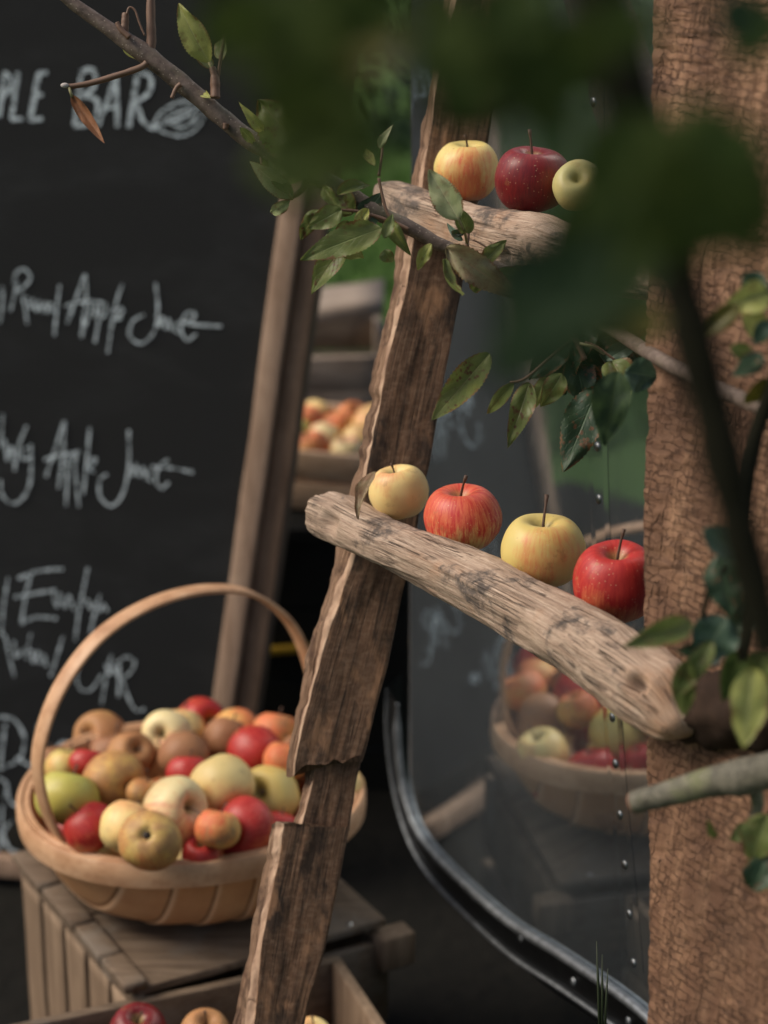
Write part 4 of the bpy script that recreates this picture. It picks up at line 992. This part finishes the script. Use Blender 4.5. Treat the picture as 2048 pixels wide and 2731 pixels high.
def rail(name, st, mats, seed, nl=240, cuts=None, capj=.004, amp=1.0):
    """st: (py, left px, arris px, right px, depth, thickness) stations from top to bottom. Four-sided split timber."""
    st = cat(st, 8); n0 = len(st); vs = []; us = []; fs = []; NA = 16; NF = 34; NB = 8
    tot = NA+NF+NB*2; Ls = 0; prev = None; rows = nl; mi = []
    Ltot = (PL(st[0][2], st[0][0], st[0][4])-PL(st[-1][2], st[-1][0], st[-1][4])).length
    for r in range(rows+1):
        f = r/rows*(n0-1); i = min(int(f), n0-2); t = f-i; q = [a+(b-a)*t for a, b in zip(st[i], st[i+1])]
        py, lx, axp, rx, d, th = q
        A = PL(axp, py, d); Rr = PL(rx, py, d+.008); Lb = PL(lx, py, d+th*.7); Rb = PL(rx-6, py, d+th); Bb = PL((lx+axp)/2+10, py, d+th*1.05)
        if prev is not None: Ls += (A-prev).length
        prev = A.copy(); ring = []; cen = (A+Rr+Lb+Rb)/4
        def seg(a, b, n, kind, u0, u1, rough):
            for k in range(n):
                t_ = k/n; p = a.lerp(b, t_); tz = Ls
                e1 = noise.noise(Vector((t_*3+kind*7+seed, seed, tz*10)))*.0026 + noise.noise(Vector((t_*9+kind*7, seed, tz*30)))*.0016
                groove = 0
                if rough:
                    gr = noise.noise(Vector((t_*3.2+seed, kind*3, tz*5)))
                    groove = -.007*max(0, .16-abs(gr))/.16 + noise.noise(Vector((t_*10, seed+kind, tz*45)))*.0035
                    e1 += noise.noise(Vector((seed*2, 4, tz*7)))*.0020 + max(0, noise.noise(Vector((seed*2, 9, tz*45)))-.25)*-.008 + noise.noise(Vector((seed*2, 9, tz*150)))*.0008
                nrm = (p-cen).normalized(); ring.append(p + nrm*(e1+groove)*amp); us.append((u0+(u1-u0)*t_, tz))
        seg(Lb, A, NA, 0, 0, .35, True); seg(A, Rr, NF, 1, .35, 1.5, False); seg(Rr, Rb, NB, 2, 1.5, 1.9, False); seg(Rb, Lb, NB, 3, 1.9, 2.6, False)
        # round the corners slightly
        m_ = len(ring); ring = [ring[k]*.5 + (ring[k-1]+ring[(k+1) % m_])*.25 for k in range(m_)]
        fr_ = r/rows*Ltot; we = max(0, 1-fr_/.012, 1-(Ltot-fr_)/.012) if r else 1
        if cuts:
            for k, p_ in enumerate(ring): p_.z += (noise.noise(Vector((p_.x*70, seed, 3)))*.012 + (p_.x-cen.x)*cuts)*we
        vs += ring
    m_ = NA+NF+2*NB
    for r in range(rows):
        for j in range(m_):
            fs.append((r*m_+j, (r+1)*m_+j, (r+1)*m_+(j+1) % m_, r*m_+(j+1) % m_)); mi.append(0 if NA <= j < NA+NF+NB else (2 if NA-6 <= j < NA else 1))
    fs.append(tuple(range(m_))); fs.append(tuple(rows*m_+j for j in range(m_-1, -1, -1))); mi += [1, 1]
    mb = MB(); mb.add(vs, fs, us); o = mb.build(name, M['rail'], ladder); o.data.materials.append(M['bark_edge']); o.data.materials.append(M['fresh_split'])
    for p_, k_ in zip(o.data.polygons, mi): p_.material_index = k_
    return autosmooth(o, 48)
D = 1659/2048
def F(v): return v/D
# upper rail (top of frame down to the step)
RS = [(-160, 990, 1022, 1110), (0, 958, 985, 1090), (130, 935, 955, 1080), (300, 905, 925, 1055), (400, 887, 912, 1040), (545, 848, 888, 1008), (620, 843, 876, 998), (760, 812, 842, 972), (900, 787, 812, 945), (1040, 757, 788, 918), (1190, 722, 768, 892), (1290, 700, 735, 868), (1420, 660, 695, 840), (1580, 626, 650, 800), (1655, 614, 634, 778)]
rail('side_rail', [(F(a), F(b), F(c), F(d), 2.40+.02*(a/1650), .055) for a, b, c, d in RS], None, 1.7, 330, .25)
RL = [(1640, 655, 680, 782), (1700, 650, 672, 770), (1790, 625, 648, 756)]
rail('rail_splice', [(F(a), F(b), F(c), F(d), 2.428, .035) for a, b, c, d in RL], None, 5.1, 60)
RM = [(1785, 576, 612, 755), (1800, 574, 610, 752), (1900, 560, 590, 732), (2050, 530, 566, 702), (2212, 504, 545, 658), (2420, 470, 515, 620)]
rail('side_rail', [(F(a), F(b), F(c), F(d), 2.405+.01*(a/1650), .05) for a, b, c, d in RM], None, 9.4, 170, -.15)
# foot down to the ground
ft = PL(F(570), F(2400), 2.43)
q = MB(); q.plank(ft+Vector((0, 0.0, .02)), Vector((ft.x-.03, ft.y-.14, 0.0)), Vector((1, 0, 0)), Vector((0, 1, .3)), .07, .05, .006, 30, .004); q.build('rail_foot', M['rail'], ladder)

# right post
def post():
    st = [(-260, 1742, 2190), (0, 1740, 2185), (500, 1734, 2180), (1100, 1726, 2172), (1700, 1722, 2170), (2300, 1724, 2168), (2950, 1728, 2165)]
    st = cat(st, 8); rows, NF, NB = 420, 70, 10; n0 = len(st); vs = []; us = []; fs = []; Ls = 0; prev = None
    for r in range(rows+1):
        f = r/rows*(n0-1); i = min(int(f), n0-2); t = f-i; py, lx, rx = [a+(b-a)*t for a, b in zip(st[i], st[i+1])]
        A = PL(lx, py, 1.975); B = PL(rx, py, 1.80); n_ = Vector((NW.x*.35, -1, 0)).normalized()
        dirn = (B-A).normalized(); bn = Vector((dirn.y, -dirn.x, 0)).normalized(); bn = bn if bn.y > 0 else -bn
        A2 = A + bn*.06 + dirn*.02; B2 = B + bn*.045
        if prev is not None: Ls += (A-prev).length
        prev = A.copy()
        ring = []
        for (a, b, n, fr_) in ((A, B, NF, 1), (B, B2, NB, 0), (B2, A2, NF//2, 0), (A2, A, NB, 0)):
            for k in range(n):
                t_ = k/n; p = a.lerp(b, t_)
                v_ = Vector((p.x*12, Ls*4, 3)); e = noise.noise(v_)*.006 + noise.noise(Vector((p.x*26, Ls*3, 9)))*.004 + noise.noise(Vector((p.x*38, Ls*120, 1)))*.0011 + noise.noise(Vector((p.x*160, Ls*14, 7)))*.0012
                g = noise.noise(Vector((p.x*22, Ls*120, 11)))
                e += -.0016*max(0, .12-abs(g))/.12
                ring.append(p - bn*e*(1 if fr_ else .3) + dirn*((.006*noise.noise(Vector((.1, Ls*9, 3))) + .003*noise.noise(Vector((.1, Ls*55, 3)))) * max(0, 1-(p-A).length/.05))); us.append((t_, Ls))
        vs += ring
    m_ = len(ring)
    for r in range(rows):
        for j in range(m_): fs.append((r*m_+j, (r+1)*m_+j, (r+1)*m_+(j+1) % m_, r*m_+(j+1) % m_))
    fs.append(tuple(range(m_))); fs.append(tuple(rows*m_+j for j in range(m_-1, -1, -1)))
    mb = MB(); mb.add(vs, fs, us); o = mb.build('post', M['post'], ladder); autosmooth(o, 50)
    q_ = PL(1728, 2950, 1.975); q2 = PL(2165, 2950, 1.80); c = (q_+q2)/2
    q = MB(); q.plank(c + Vector((0, .03, .02)), Vector((c.x-.005, c.y-.02, 0)), (q2-q_), Vector((0, 1, 0)), (q2-q_).length-.01, .05, .004, 20, .002); q.build('post_foot', M['post'], ladder)
post()

# ------------------------------------------------------------------ apples on the rungs
RA_ = [ # px,py,w px, depth, mat, mesh, label, axis, squash
 (1061, 1314, 154, 2.345, 'a_yellow', 3, 'small pale yellow apple with a withered leaf, leftmost on the lower rung', (-.12, .05, 1), .95, 0),
 (1229, 1383, 209, 2.262, 'a_pink', 0, 'pink striped apple, second from the left on the lower rung', (-.05, .0, 1), .95, 1),
 (1444, 1472, 225, 2.165, 'a_yelred', 4, 'yellow green apple with faint red cheek, third on the lower rung', (.02, .0, 1), .95, 2),
 (1641, 1555, 228, 2.075, 'a_bright', 6, 'large glossy red apple beside the cracked post on the lower rung', (.0, -.12, 1), 1.06, 1),
 (1247, 457, 175, 2.37, 'a_cheek', 1, 'yellow apple with orange cheek, leftmost on the upper rung', (.02, .0, 1), .98, 3),
 (1416, 480, 200, 2.275, 'a_dark', 2, 'dark red apple in the middle of the upper rung', (.03, -.05, 1), 1.04, 4),
 (1540, 500, 136, 2.225, 'a_pale', 5, 'small green apple lying on its side, half hidden by leaves on the upper rung', (-.15, -.75, .75), .95, 2),
]
for i, (x, y, w, d, mt, mi, lb, ax, sq, sm_) in enumerate(RA_):
    p = PL(x, y, d); apple(p, w/2*d*LD/FPX/.985, mt, lb, 'apples along the ladder rungs', mi, ax, 0, i != 6, sm_, True, sq)

# ------------------------------------------------------------------ leaves and branches
def leaf_geo(base, tip, width, normal, curl=.15, fold=.25, wav=.05, seed=0, shape=.42, ser=.045):
    """returns MB of one leaf. normal: rough facing direction"""
    base, tip = Vector(base), Vector(tip); L = (tip-base).length; t = (tip-base)/L; n = (normal - t*normal.dot(t)).normalized(); s = t.cross(n)
    NL, NW_ = 40, 10; vs = []; us = []; fs = []
    for i in range(NL+1):
        v = i/NL
        w = (math.sin(math.pi*v**(.80))**.75)*(1-.25*v) if 0 < v < 1 else 0
        w *= width/2*1.12; w = max(w, .0004)
        w *= 1 + ser*(1 if i % 2 else -1)
        arch = -curl*L*(v-.0)**2*1.2 + curl*L*.3*v
        for j in range(NW_+1):
            u = -1+2*j/NW_
            up = abs(u)*w*fold + wav*width*noise.noise(Vector((u*1.2+seed, v*3.5, seed*1.7)))*abs(u) * 1.6
            p = base + t*(L*v) + s*(u*w*math.cos(fold*.7)) + n*(arch+up)
            vs.append(p); us.append((u, v))
    for i in range(NL):
        for j in range(NW_): a = i*(NW_+1)+j; fs.append((a, a+1, a+NW_+2, a+NW_+1))
    mb = MB(); mb.add(vs, fs, us); return mb
_ls = [0]
def leaf(parent, b, t, w, d, kind, curl=.15, fold=.25, d2=None, nrm=None, wav=.16, label=None):
    """b, t: full-frame pixels of base and tip; w width px; d depth"""
    _ls[0] += 1; rn = random.Random(_ls[0]*13)
    d2 = d2 if d2 is not None else d+rn.uniform(-.015, .015)*d
    B, T = P(b[0], b[1], d), P(t[0], t[1], d2)
    nrm = Vector(nrm) if nrm else Vector((rn.uniform(-.4, .2), -1, rn.uniform(.1, .7)))
    if d > 1.3: curl *= rn.uniform(.6, 2.4); fold *= rn.uniform(.7, 1.8)
    o = leaf_geo(B, T, w*d/FPX, nrm, curl, fold, wav, rn.random()*50).build('leaf', M['leaf_'+kind], parent, True)
    if label: o['label'] = label
    return o
def twig(mb, pts, d, r0, r1, n=8, rough=.18):
    own = mb is None
    if own: mb = MB()
    pts = cat([(*p, d if len(p) < 3 else p[2]) if len(p) < 3 else p for p in pts], 7)
    m_ = len(pts); mb.tube([P(*p) for p in pts], [(r0+(r1-r0)*i/(m_-1))*(1 + .12*noise.noise(Vector((i*.5, r0*900, 0)))) for i in range(m_)], n, True, 3, rough)
    if own: mb.build('twig', M['twig'], br)
Z1 = lambda x, y: (x*K, y*K); Z2 = lambda x, y: (1024+x*K, y*K); Z4 = lambda x, y: (1024+x*K, 700+y*K); Z6 = lambda x, y: (1024+x*K, 1400+y*K); Z8 = lambda x, y: (1024+x*K, 2030+y*K); Z3 = z3

DB = 2.0
br = empty('apple_branch', P(800, 450, DB)); tag(br, 'sharp slender apple branch with spotted leaves crossing in front of the upper rung', 'branch')
mb = MB()
main = [(120, -60, DB), (190, 5, DB), (335, 108, DB), (395, 150, DB), (500, 235, DB), (600, 320, DB), (670, 375, DB), (780, 442, DB), (900, 500, DB), (1010, 568, DB), (1100, 612, DB), (1180, 655, DB), (1290, 700, DB), (1420, 760, DB), (1600, 860, DB), (1800, 980, 1.75), (2060, 1100, 1.6)]
mp_ = cat(main, 8); rr = []
for i, p in enumerate(mp_):
    x = p[0]; r = .0046 + .0034*max(0, min(1, (x-100)/350)); r = r if x < 900 else r - .0022*min(1, (x-900)/300); r *= 1+.22*math.exp(-((x-370)/45)**2)+.1*math.exp(-((x-480)/14)**2)+.12*math.exp(-((x-670)/16)**2)
    rr.append(r)
mb.tube([P(*p) for p in mp_], [r*1.1 for r in rr], 16, True, 2, .10)
stem_o = mb.build('stem', M['bark'], br)
twig(None, [(403, -40), (402, 40), (404, 108), (396, 150)], DB, .0042, .0052)
twig(None, [(392, 168), (370, 182), (300, 205), (240, 222), (190, 230), (172, 228)], DB-.01, .0034, .0024)
twig(None, [(574, 262), (574, 230), (572, 200), (566, 180)], DB-.01, .0052, .0032)
twig(None, [(578, 220), (590, 150), (603, 75), (606, 20)], DB-.01, .0020, .0012)
twig(None, [(330, 92), (333, 60), (335, 35)], DB-.005, .0048, .0030); twig(None, [(345, 100), (322, 78), (312, 60)], DB-.012, .003, .0022)
twig(None, [(338, 38), (345, 20), (360, 28), (372, 62), (386, 95)], DB-.01, .0012, .0010)
twig(None, [(482, 225), (470, 235), (458, 262)], DB-.012, .0026, .0018); twig(None, [(603, 330), (600, 345)], DB-.01, .0034, .0022)
twig(None, [(815, 455), (810, 500), (775, 527), (745, 540)], DB, .0040, .0018)
twig(None, [(700, 400), (700, 440), (745, 500), (775, 527)], DB, .0018, .0014)
twig(None, [(1010, 470), (1020, 400), (1015, 360)], DB-.02, .0016, .001)
twig(None, [(1010, 475), (1030, 560), (1060, 605)], DB-.02, .0016, .0016)
twig(None, [(900, 560), (960, 565), (1040, 590), (1090, 612)], DB-.02, .0014, .0020)
twig(None, [(1245, 650), (1247, 612), (1225, 585)], DB-.02, .0022, .0012); twig(None, [(1245, 650), (1252, 690)], DB-.02, .0022, .0016); twig(None, [(1262, 640), (1290, 655), (1320, 680)], DB-.02, .0010, .0008)
twig(None, [(1420, 760), (1480, 840), (1530, 900), (1560, 960)], DB, .0036, .0026); twig(None, [(1530, 900), (1460, 960), (1400, 1010), (1360, 1020)], DB, .002, .0012)
twig(None, [(1560, 915), (1590, 925), (1640, 960)], DB-.03, .0018, .0012)
q = MB(); q.ball(P(173, 228, DB-.012), .0026, 10, 7, (1.6, 1, 1)); q.build('bud', plain('grey_bud', (.42, .38, .36), .8), br)
l = lambda *a, **k: leaf(br, *a, **k)
l(Z1(905, 270), Z1(757, 22), 78, DB-.02, 'yg', .12, .2, nrm=(-.3, -1, .2)); l(Z1(962, 258), Z1(935, 145), 42, DB, 'green', .2); l(Z1(918, 285), Z1(832, 218), 34, DB, 'pale', .3, .3)
l(Z1(525, 190), Z1(603, 252), 30, DB+.02, 'yg', -.1, .2); l(Z1(310, 415), Z1(460, 628), 42, DB-.01, 'dry', -.12, .7, wav=.2, label='dry brown curled leaf'); 
l(Z1(1330, 665), Z1(1108, 430), 150, DB-.03, 'spot', .10, .15, nrm=(-.1, -1, .1)); l(Z1(1262, 855), Z1(1062, 685), 62, DB-.01, 'pale', -.35, .35); l(Z1(1245, 835), Z1(1122, 630), 60, DB-.025, 'spot', .2, .4)
l(Z1(1225, 805), Z1(1160, 698), 40, DB, 'pale', .2, .3); l(Z1(1215, 795), Z1(1350, 722), 42, DB-.02, 'green', .2, .3); l(Z1(1252, 868), Z1(1145, 942), 38, DB-.02, 'pale', .35, .5)
l(Z1(1475, 905), Z1(1332, 985), 62, DB-.05, 'green', .2, .35); l(Z1(1650, 985), Z1(1302, 1112), 86, DB-.05, 'green', .18, .2, wav=.15); l(Z1(1500, 1050), Z3(1330, 118), 74, DB-.02, 'spot', .2, .3, wav=.12)
l(Z1(1520, 925), Z1(1440, 810), 80, DB-.01, 'spot', .2, .3); l(Z1(1560, 960), Z1(1640, 850), 70, DB, 'dark', .2, .3); l((1012, 395), (1030, 345), 24, DB-.03, 'pale', .3); l(Z1(1440, 1050), Z1(1560, 1090), 70, DB-.03, 'yg', .2, .3)
l(Z2(322, 948), Z2(192, 732), 80, DB-.08, 'pale', .15, .15, nrm=(-.2, -1, .4), label='sharp grey green leaf in front of the upper rung'); l(Z2(360, 1008), Z2(318, 896), 50, DB-.05, 'green', .1, .15); l(Z2(345, 1010), Z2(232, 1008), 24, DB-.04, 'dark', -.4, .5); l(Z2(340, 1040), Z2(262, 970), 22, DB-.04, 'teal', .4, .5)
l(Z2(270, 1068), Z4(572, 158), 90, DB-.06, 'brown', .3, .35, wav=.3, label='pale brown half withered leaf'); l(Z2(0, 1030), Z2(40, 920), 34, DB-.05, 'green'); l(Z2(0, 1080), Z2(30, 1140), 40, DB-.05, 'green', .2)
for (b_, t_, w_, k_) in [((700, 350), (655, 300), 34, 'yg'), ((640, 340), (690, 395), 30, 'green'), ((560, 262), (520, 235), 22, 'yg'), ((860, 500), (905, 560), 40, 'spot'), ((900, 520), (985, 470), 44, 'green'), ((980, 560), (935, 640), 40, 'yg'), ((1040, 590), (1075, 665), 44, 'spot'),
                         ((1150, 650), (1110, 720), 38, 'yg'), ((1290, 700), (1345, 640), 46, 'green'), ((1300, 705), (1250, 800), 52, 'spot'), ((1000, 440), (960, 385), 30, 'yg'), ((1330, 720), (1420, 760), 50, 'green'), ((850, 560), (790, 640), 46, 'spot'), ((930, 590), (880, 680), 40, 'green')]:
    l(b_, t_, w_, DB-.03, k_, .3, .4, wav=.25)
l(Z4(560, 90), Z4(700, -10), 70, DB-.02, 'green', .3, .3); l(Z4(548, 140), Z4(640, 20), 60, DB, 'green', .3, .3)
l(Z4(262, -15), Z4(246, 196), 50, DB-.06, 'green', -.45, .4, nrm=(.6, -1, .1)); l(Z4(455, 392), Z4(178, 722), 84, DB-.03, 'spot', -.15, .35, wav=.12, label='large mottled leaf hanging beside the left rail')
l(Z4(560, 520), Z4(424, 675), 40, DB, 'green', .2, .4); l(Z4(628, 520), Z4(548, 778), 66, DB-.03, 'spot', .12, .3); l(Z4(705, 495), Z4(628, 642), 42, DB-.01, 'green', .2); l(Z4(770, 480), Z4(685, 628), 62, DB-.02, 'green', .2)
l(Z4(925, 540), Z4(775, 897), 112, DB-.05, 'dark', .1, .22, nrm=(-.3, -1, .1), label='large dark green leaf with rusty spots'); l(Z4(1010, 470), Z4(948, 790), 110, 1.72, 'dark2', .15, .3); l(Z4(960, 420), Z4(1100, 340), 50, DB, 'teal', .2); l(Z4(930, 400), Z4(1130, 440), 70, DB, 'dark', .2)
l(Z4(985, 430), Z4(1060, 560), 90, DB-.06, 'green', .2); l(Z4(1040, 470), Z4(1190, 500), 100, 1.78, 'teal', .2)
for (b, t, w) in [((760, 330), (930, 470), 100), ((800, 300), (760, 560), 110), ((850, 300), (900, 580), 120), ((780, 350), (640, 470), 90), ((900, 330), (1120, 300), 80), ((750, 300), (1000, 360), 90), ((820, 420), (880, 600), 90), ((700, 420), (790, 580), 90), ((760, 260), (700, 420), 80), ((880, 260), (820, 440), 90), ((940, 300), (1000, 470), 80), ((700, 330), (560, 420), 60), ((840, 450), (940, 560), 80), ((1010, 300), (1110, 420), 80), ((730, 300), (830, 470), 110)]:
    l(Z4(*b), Z4(*t), w, DB+.02, 'dark', .2, .3)
def petiole(p_, r_, n_): q_ = MB(); q_.tube(p_, r_, n_); q_.build('petiole', M['twig_green'], br)
petiole([P(*Z1(298, 378), DB-.012), P(*Z1(312, 420), DB-.012)], .0014, 6); petiole([P(*Z1(900, 262), DB-.01), P(*Z1(930, 320), DB-.01)], .0018, 6)
petiole([P(*Z4(845, 350), DB-.07), P(*Z4(905, 365), DB-.07), P(*Z4(950, 395), DB-.05)], .0014, 6)
petiole([P(*Z1(1245, 835), DB-.02), P(*Z1(1262, 862), DB-.01)], .0014, 6); petiole([P(*Z2(322, 948), DB-.08), P(*Z2(350, 1010), DB-.04), P(*Z2(360, 1055), DB-.02)], .0014, 6); 

# withered leaf by the leftmost apple of the lower rung
wl = leaf_geo(PL(1000, 1258, 2.30), PL(940, 1362, 2.27), .018, Vector((-.7, -1, .1)), .25, .6, .2, 4).build('leaf', M['leaf_brown'], None, True); wl.name = 'withered_leaf'
tag(wl, 'withered grey brown leaf hanging beside the leftmost apple of the lower rung', 'leaf')

# out-of-focus leafy branch at the right edge
b2 = empty('apple_branch', P(2000, 1500, 1.5)); tag(b2, 'soft green leafy shoot hanging down the right edge before the cracked post', 'branch')
mb = MB(); twig(mb, [(2120, 900), (2020, 1150), (1985, 1400), (1990, 1650), (1960, 1850)], 1.5, .006, .003, 10); twig(mb, [(1985, 1450), (1900, 1560), (1870, 1660)], 1.5, .003, .002); mb.build('stem', M['bark_dark'], b2)
l = lambda *a, **k: leaf(b2, *a, **k)
l(Z6(1330, 420), Z6(1060, 520), 80, 1.5, 'green', .2, .3); l(Z6(1480, 400), Z6(1360, 600), 130, 1.5, 'teal', .1, .2); l(Z6(1310, 580), Z6(1280, 860), 70, 1.5, 'green', .2); l(Z6(1590, 620), Z6(1560, 960), 110, 1.45, 'yg', .1)
l(Z6(1450, 130), Z6(1500, 400), 110, 1.5, 'dark', .1); l(Z6(1540, 540), Z6(1470, 760), 70, 1.5, 'deep', .2); l(Z6(1620, 330), Z6(1480, 480), 90, 1.5, 'dark'); l(Z6(1380, 20), Z6(1580, 160), 80, 1.45, 'teal')
l(Z6(1660, 560), Z6(1560, 700), 90, 1.5, 'green'); l(Z6(1420, 500), Z6(1250, 760), 60, 1.5, 'green'); l(Z6(1460, 560), Z6(1300, 540), 70, 1.52, 'dark')
l(Z4(1660, 120), Z4(1480, 200), 90, 1.5, 'yg', .2); l(Z4(1640, 60), Z4(1560, 160), 90, 1.5, 'teal'); l(Z4(1560, 200), Z4(1660, 360), 70, 1.5, 'yg'); l(Z4(1540, 180), Z4(1360, 330), 60, 1.4, 'olive'); l(Z4(1659, 250), Z4(1600, 360), 50, 1.5, 'teal'); l(Z4(1500, 360), Z4(1620, 420), 50, 1.5, 'green')
l(Z4(1640, 400), Z4(1520, 480), 60, 1.5, 'dark'); l(Z4(1659, 500), Z4(1560, 640), 60, 1.5, 'olive'); l(Z8(1659, 230), Z8(1580, 440), 110, 1.55, 'green'); l(Z8(1600, 560), Z8(1659, 380), 100, 1.55, 'dark'); l(Z8(1430, 330), Z8(1400, 270), 26, 1.6, 'green')
l(Z8(1590, 300), Z8(1500, 330), 60, 1.6, 'green'); 

# sawn stub branch
b3 = empty('sawn_branch', P(1850, 2110, 1.6)); tag(b3, 'grey green sawn off branch stub pointing left across the cracked post', 'branch')
mb = MB(); pts = cat([(1690, 2140, 1.62), (1800, 2112, 1.60), (1900, 2085, 1.58), (2000, 2068, 1.56), (2150, 2030, 1.52)], 8)
mb.tube([P(*p) for p in pts], [.0088+.006*max(0, i/len(pts))+.0018*math.exp(-((i-22)/3)**2) for i in range(len(pts))], 20, True, 1, .08); mb.build('limb', M['bark_green'], b3)
mb = MB(); twig(mb, [(2010, 2075), (2020, 2150), (2000, 2190)], 1.58, .006, .003, 10); mb.build('spur', M['bark_green'], b3)
q = MB(); a_ = P(1690, 2140, 1.62); b_ = P(1684, 2141.5, 1.621); q.tube([a_, b_], [.0087, .0078], 20); q.build('cut_end', plain('cut_wood', (.26, .12, .08), .8), b3)

# big soft foreground branch and leaves close to the lens
b4 = empty('apple_branch', P(1800, 700, .8)); tag(b4, 'dark very blurred leafy branch close to the camera across the top right', 'branch')
mb = MB(); twig(mb, [(1540, -200), (1620, 60), (1700, 330), (1775, 620), (1850, 900), (1925, 1200), (1990, 1480), (2060, 1750)], .84, .0108, .0085, 14, .1)
twig(mb, [(1690, 250), (1500, 200), (1300, 130), (1100, 120), (900, 100), (700, 60), (560, -60)], .62, .004, .003, 10); twig(mb, [(1500, 200), (1300, 330), (1100, 300)], .66, .003, .002)
twig(mb, [(1800, 620), (1650, 700), (1480, 780)], .66, .0035, .002); mb.build('stem', M['bark_dark'], b4)
l = lambda *a, **k: leaf(b4, *a, **k)
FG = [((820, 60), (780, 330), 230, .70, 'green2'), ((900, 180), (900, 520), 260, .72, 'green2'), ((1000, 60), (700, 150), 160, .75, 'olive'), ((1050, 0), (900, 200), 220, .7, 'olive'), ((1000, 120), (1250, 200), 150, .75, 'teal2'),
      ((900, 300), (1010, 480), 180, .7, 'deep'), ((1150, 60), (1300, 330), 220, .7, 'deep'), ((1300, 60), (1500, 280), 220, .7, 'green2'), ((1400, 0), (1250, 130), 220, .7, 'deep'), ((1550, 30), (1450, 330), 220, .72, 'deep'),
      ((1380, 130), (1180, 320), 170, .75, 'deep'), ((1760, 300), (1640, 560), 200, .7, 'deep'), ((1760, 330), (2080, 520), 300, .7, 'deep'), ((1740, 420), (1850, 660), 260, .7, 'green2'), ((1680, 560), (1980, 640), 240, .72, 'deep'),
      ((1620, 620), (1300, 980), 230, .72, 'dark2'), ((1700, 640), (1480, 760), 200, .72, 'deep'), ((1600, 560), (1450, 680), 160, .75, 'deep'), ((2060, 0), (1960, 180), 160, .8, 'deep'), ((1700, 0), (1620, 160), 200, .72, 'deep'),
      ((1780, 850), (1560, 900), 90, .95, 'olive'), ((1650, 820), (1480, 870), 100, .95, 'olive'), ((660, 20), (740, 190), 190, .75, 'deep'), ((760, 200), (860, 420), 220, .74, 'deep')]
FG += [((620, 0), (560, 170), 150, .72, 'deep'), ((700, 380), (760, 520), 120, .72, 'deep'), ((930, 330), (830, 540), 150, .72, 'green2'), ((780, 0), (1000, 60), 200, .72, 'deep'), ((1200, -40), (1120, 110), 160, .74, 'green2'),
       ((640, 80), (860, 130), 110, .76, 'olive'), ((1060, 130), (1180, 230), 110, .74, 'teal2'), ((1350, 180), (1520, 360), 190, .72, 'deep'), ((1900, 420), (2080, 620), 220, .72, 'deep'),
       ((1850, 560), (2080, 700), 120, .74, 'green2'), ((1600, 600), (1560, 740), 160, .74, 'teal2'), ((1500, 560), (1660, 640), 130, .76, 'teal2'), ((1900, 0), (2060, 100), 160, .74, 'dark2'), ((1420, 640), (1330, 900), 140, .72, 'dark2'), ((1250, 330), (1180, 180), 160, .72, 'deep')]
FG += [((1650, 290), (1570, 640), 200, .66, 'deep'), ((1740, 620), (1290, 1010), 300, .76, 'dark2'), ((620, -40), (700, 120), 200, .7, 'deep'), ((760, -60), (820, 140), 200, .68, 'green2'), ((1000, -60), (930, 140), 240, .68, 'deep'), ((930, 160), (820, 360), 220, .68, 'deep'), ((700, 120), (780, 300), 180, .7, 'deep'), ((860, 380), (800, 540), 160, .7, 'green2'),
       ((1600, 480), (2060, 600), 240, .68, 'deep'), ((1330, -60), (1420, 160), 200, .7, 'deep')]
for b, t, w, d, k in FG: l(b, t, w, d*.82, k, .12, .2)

# a few tall grass blades by the trailer
tg = MB()
for x in (1600, 1606, 1612):
    a = P(x, 2760, 2.0); b = P(x+(x-1606)*1.5, 2510+(x-1600)*6, 2.0); tg.tube([a, a.lerp(b, .6), b], [.0016, .0013, .0004], 6)
    g0 = Vector((a.x, a.y-.1, 0)); tg.tube([g0, a], [.002, .0016], 6)
o = tg.build('grass_tuft', plain('grass_stalk', (.02, .03, .01), .6)); tag(o, 'thin dark grass stalks standing in front of the trailer trim', 'plant')
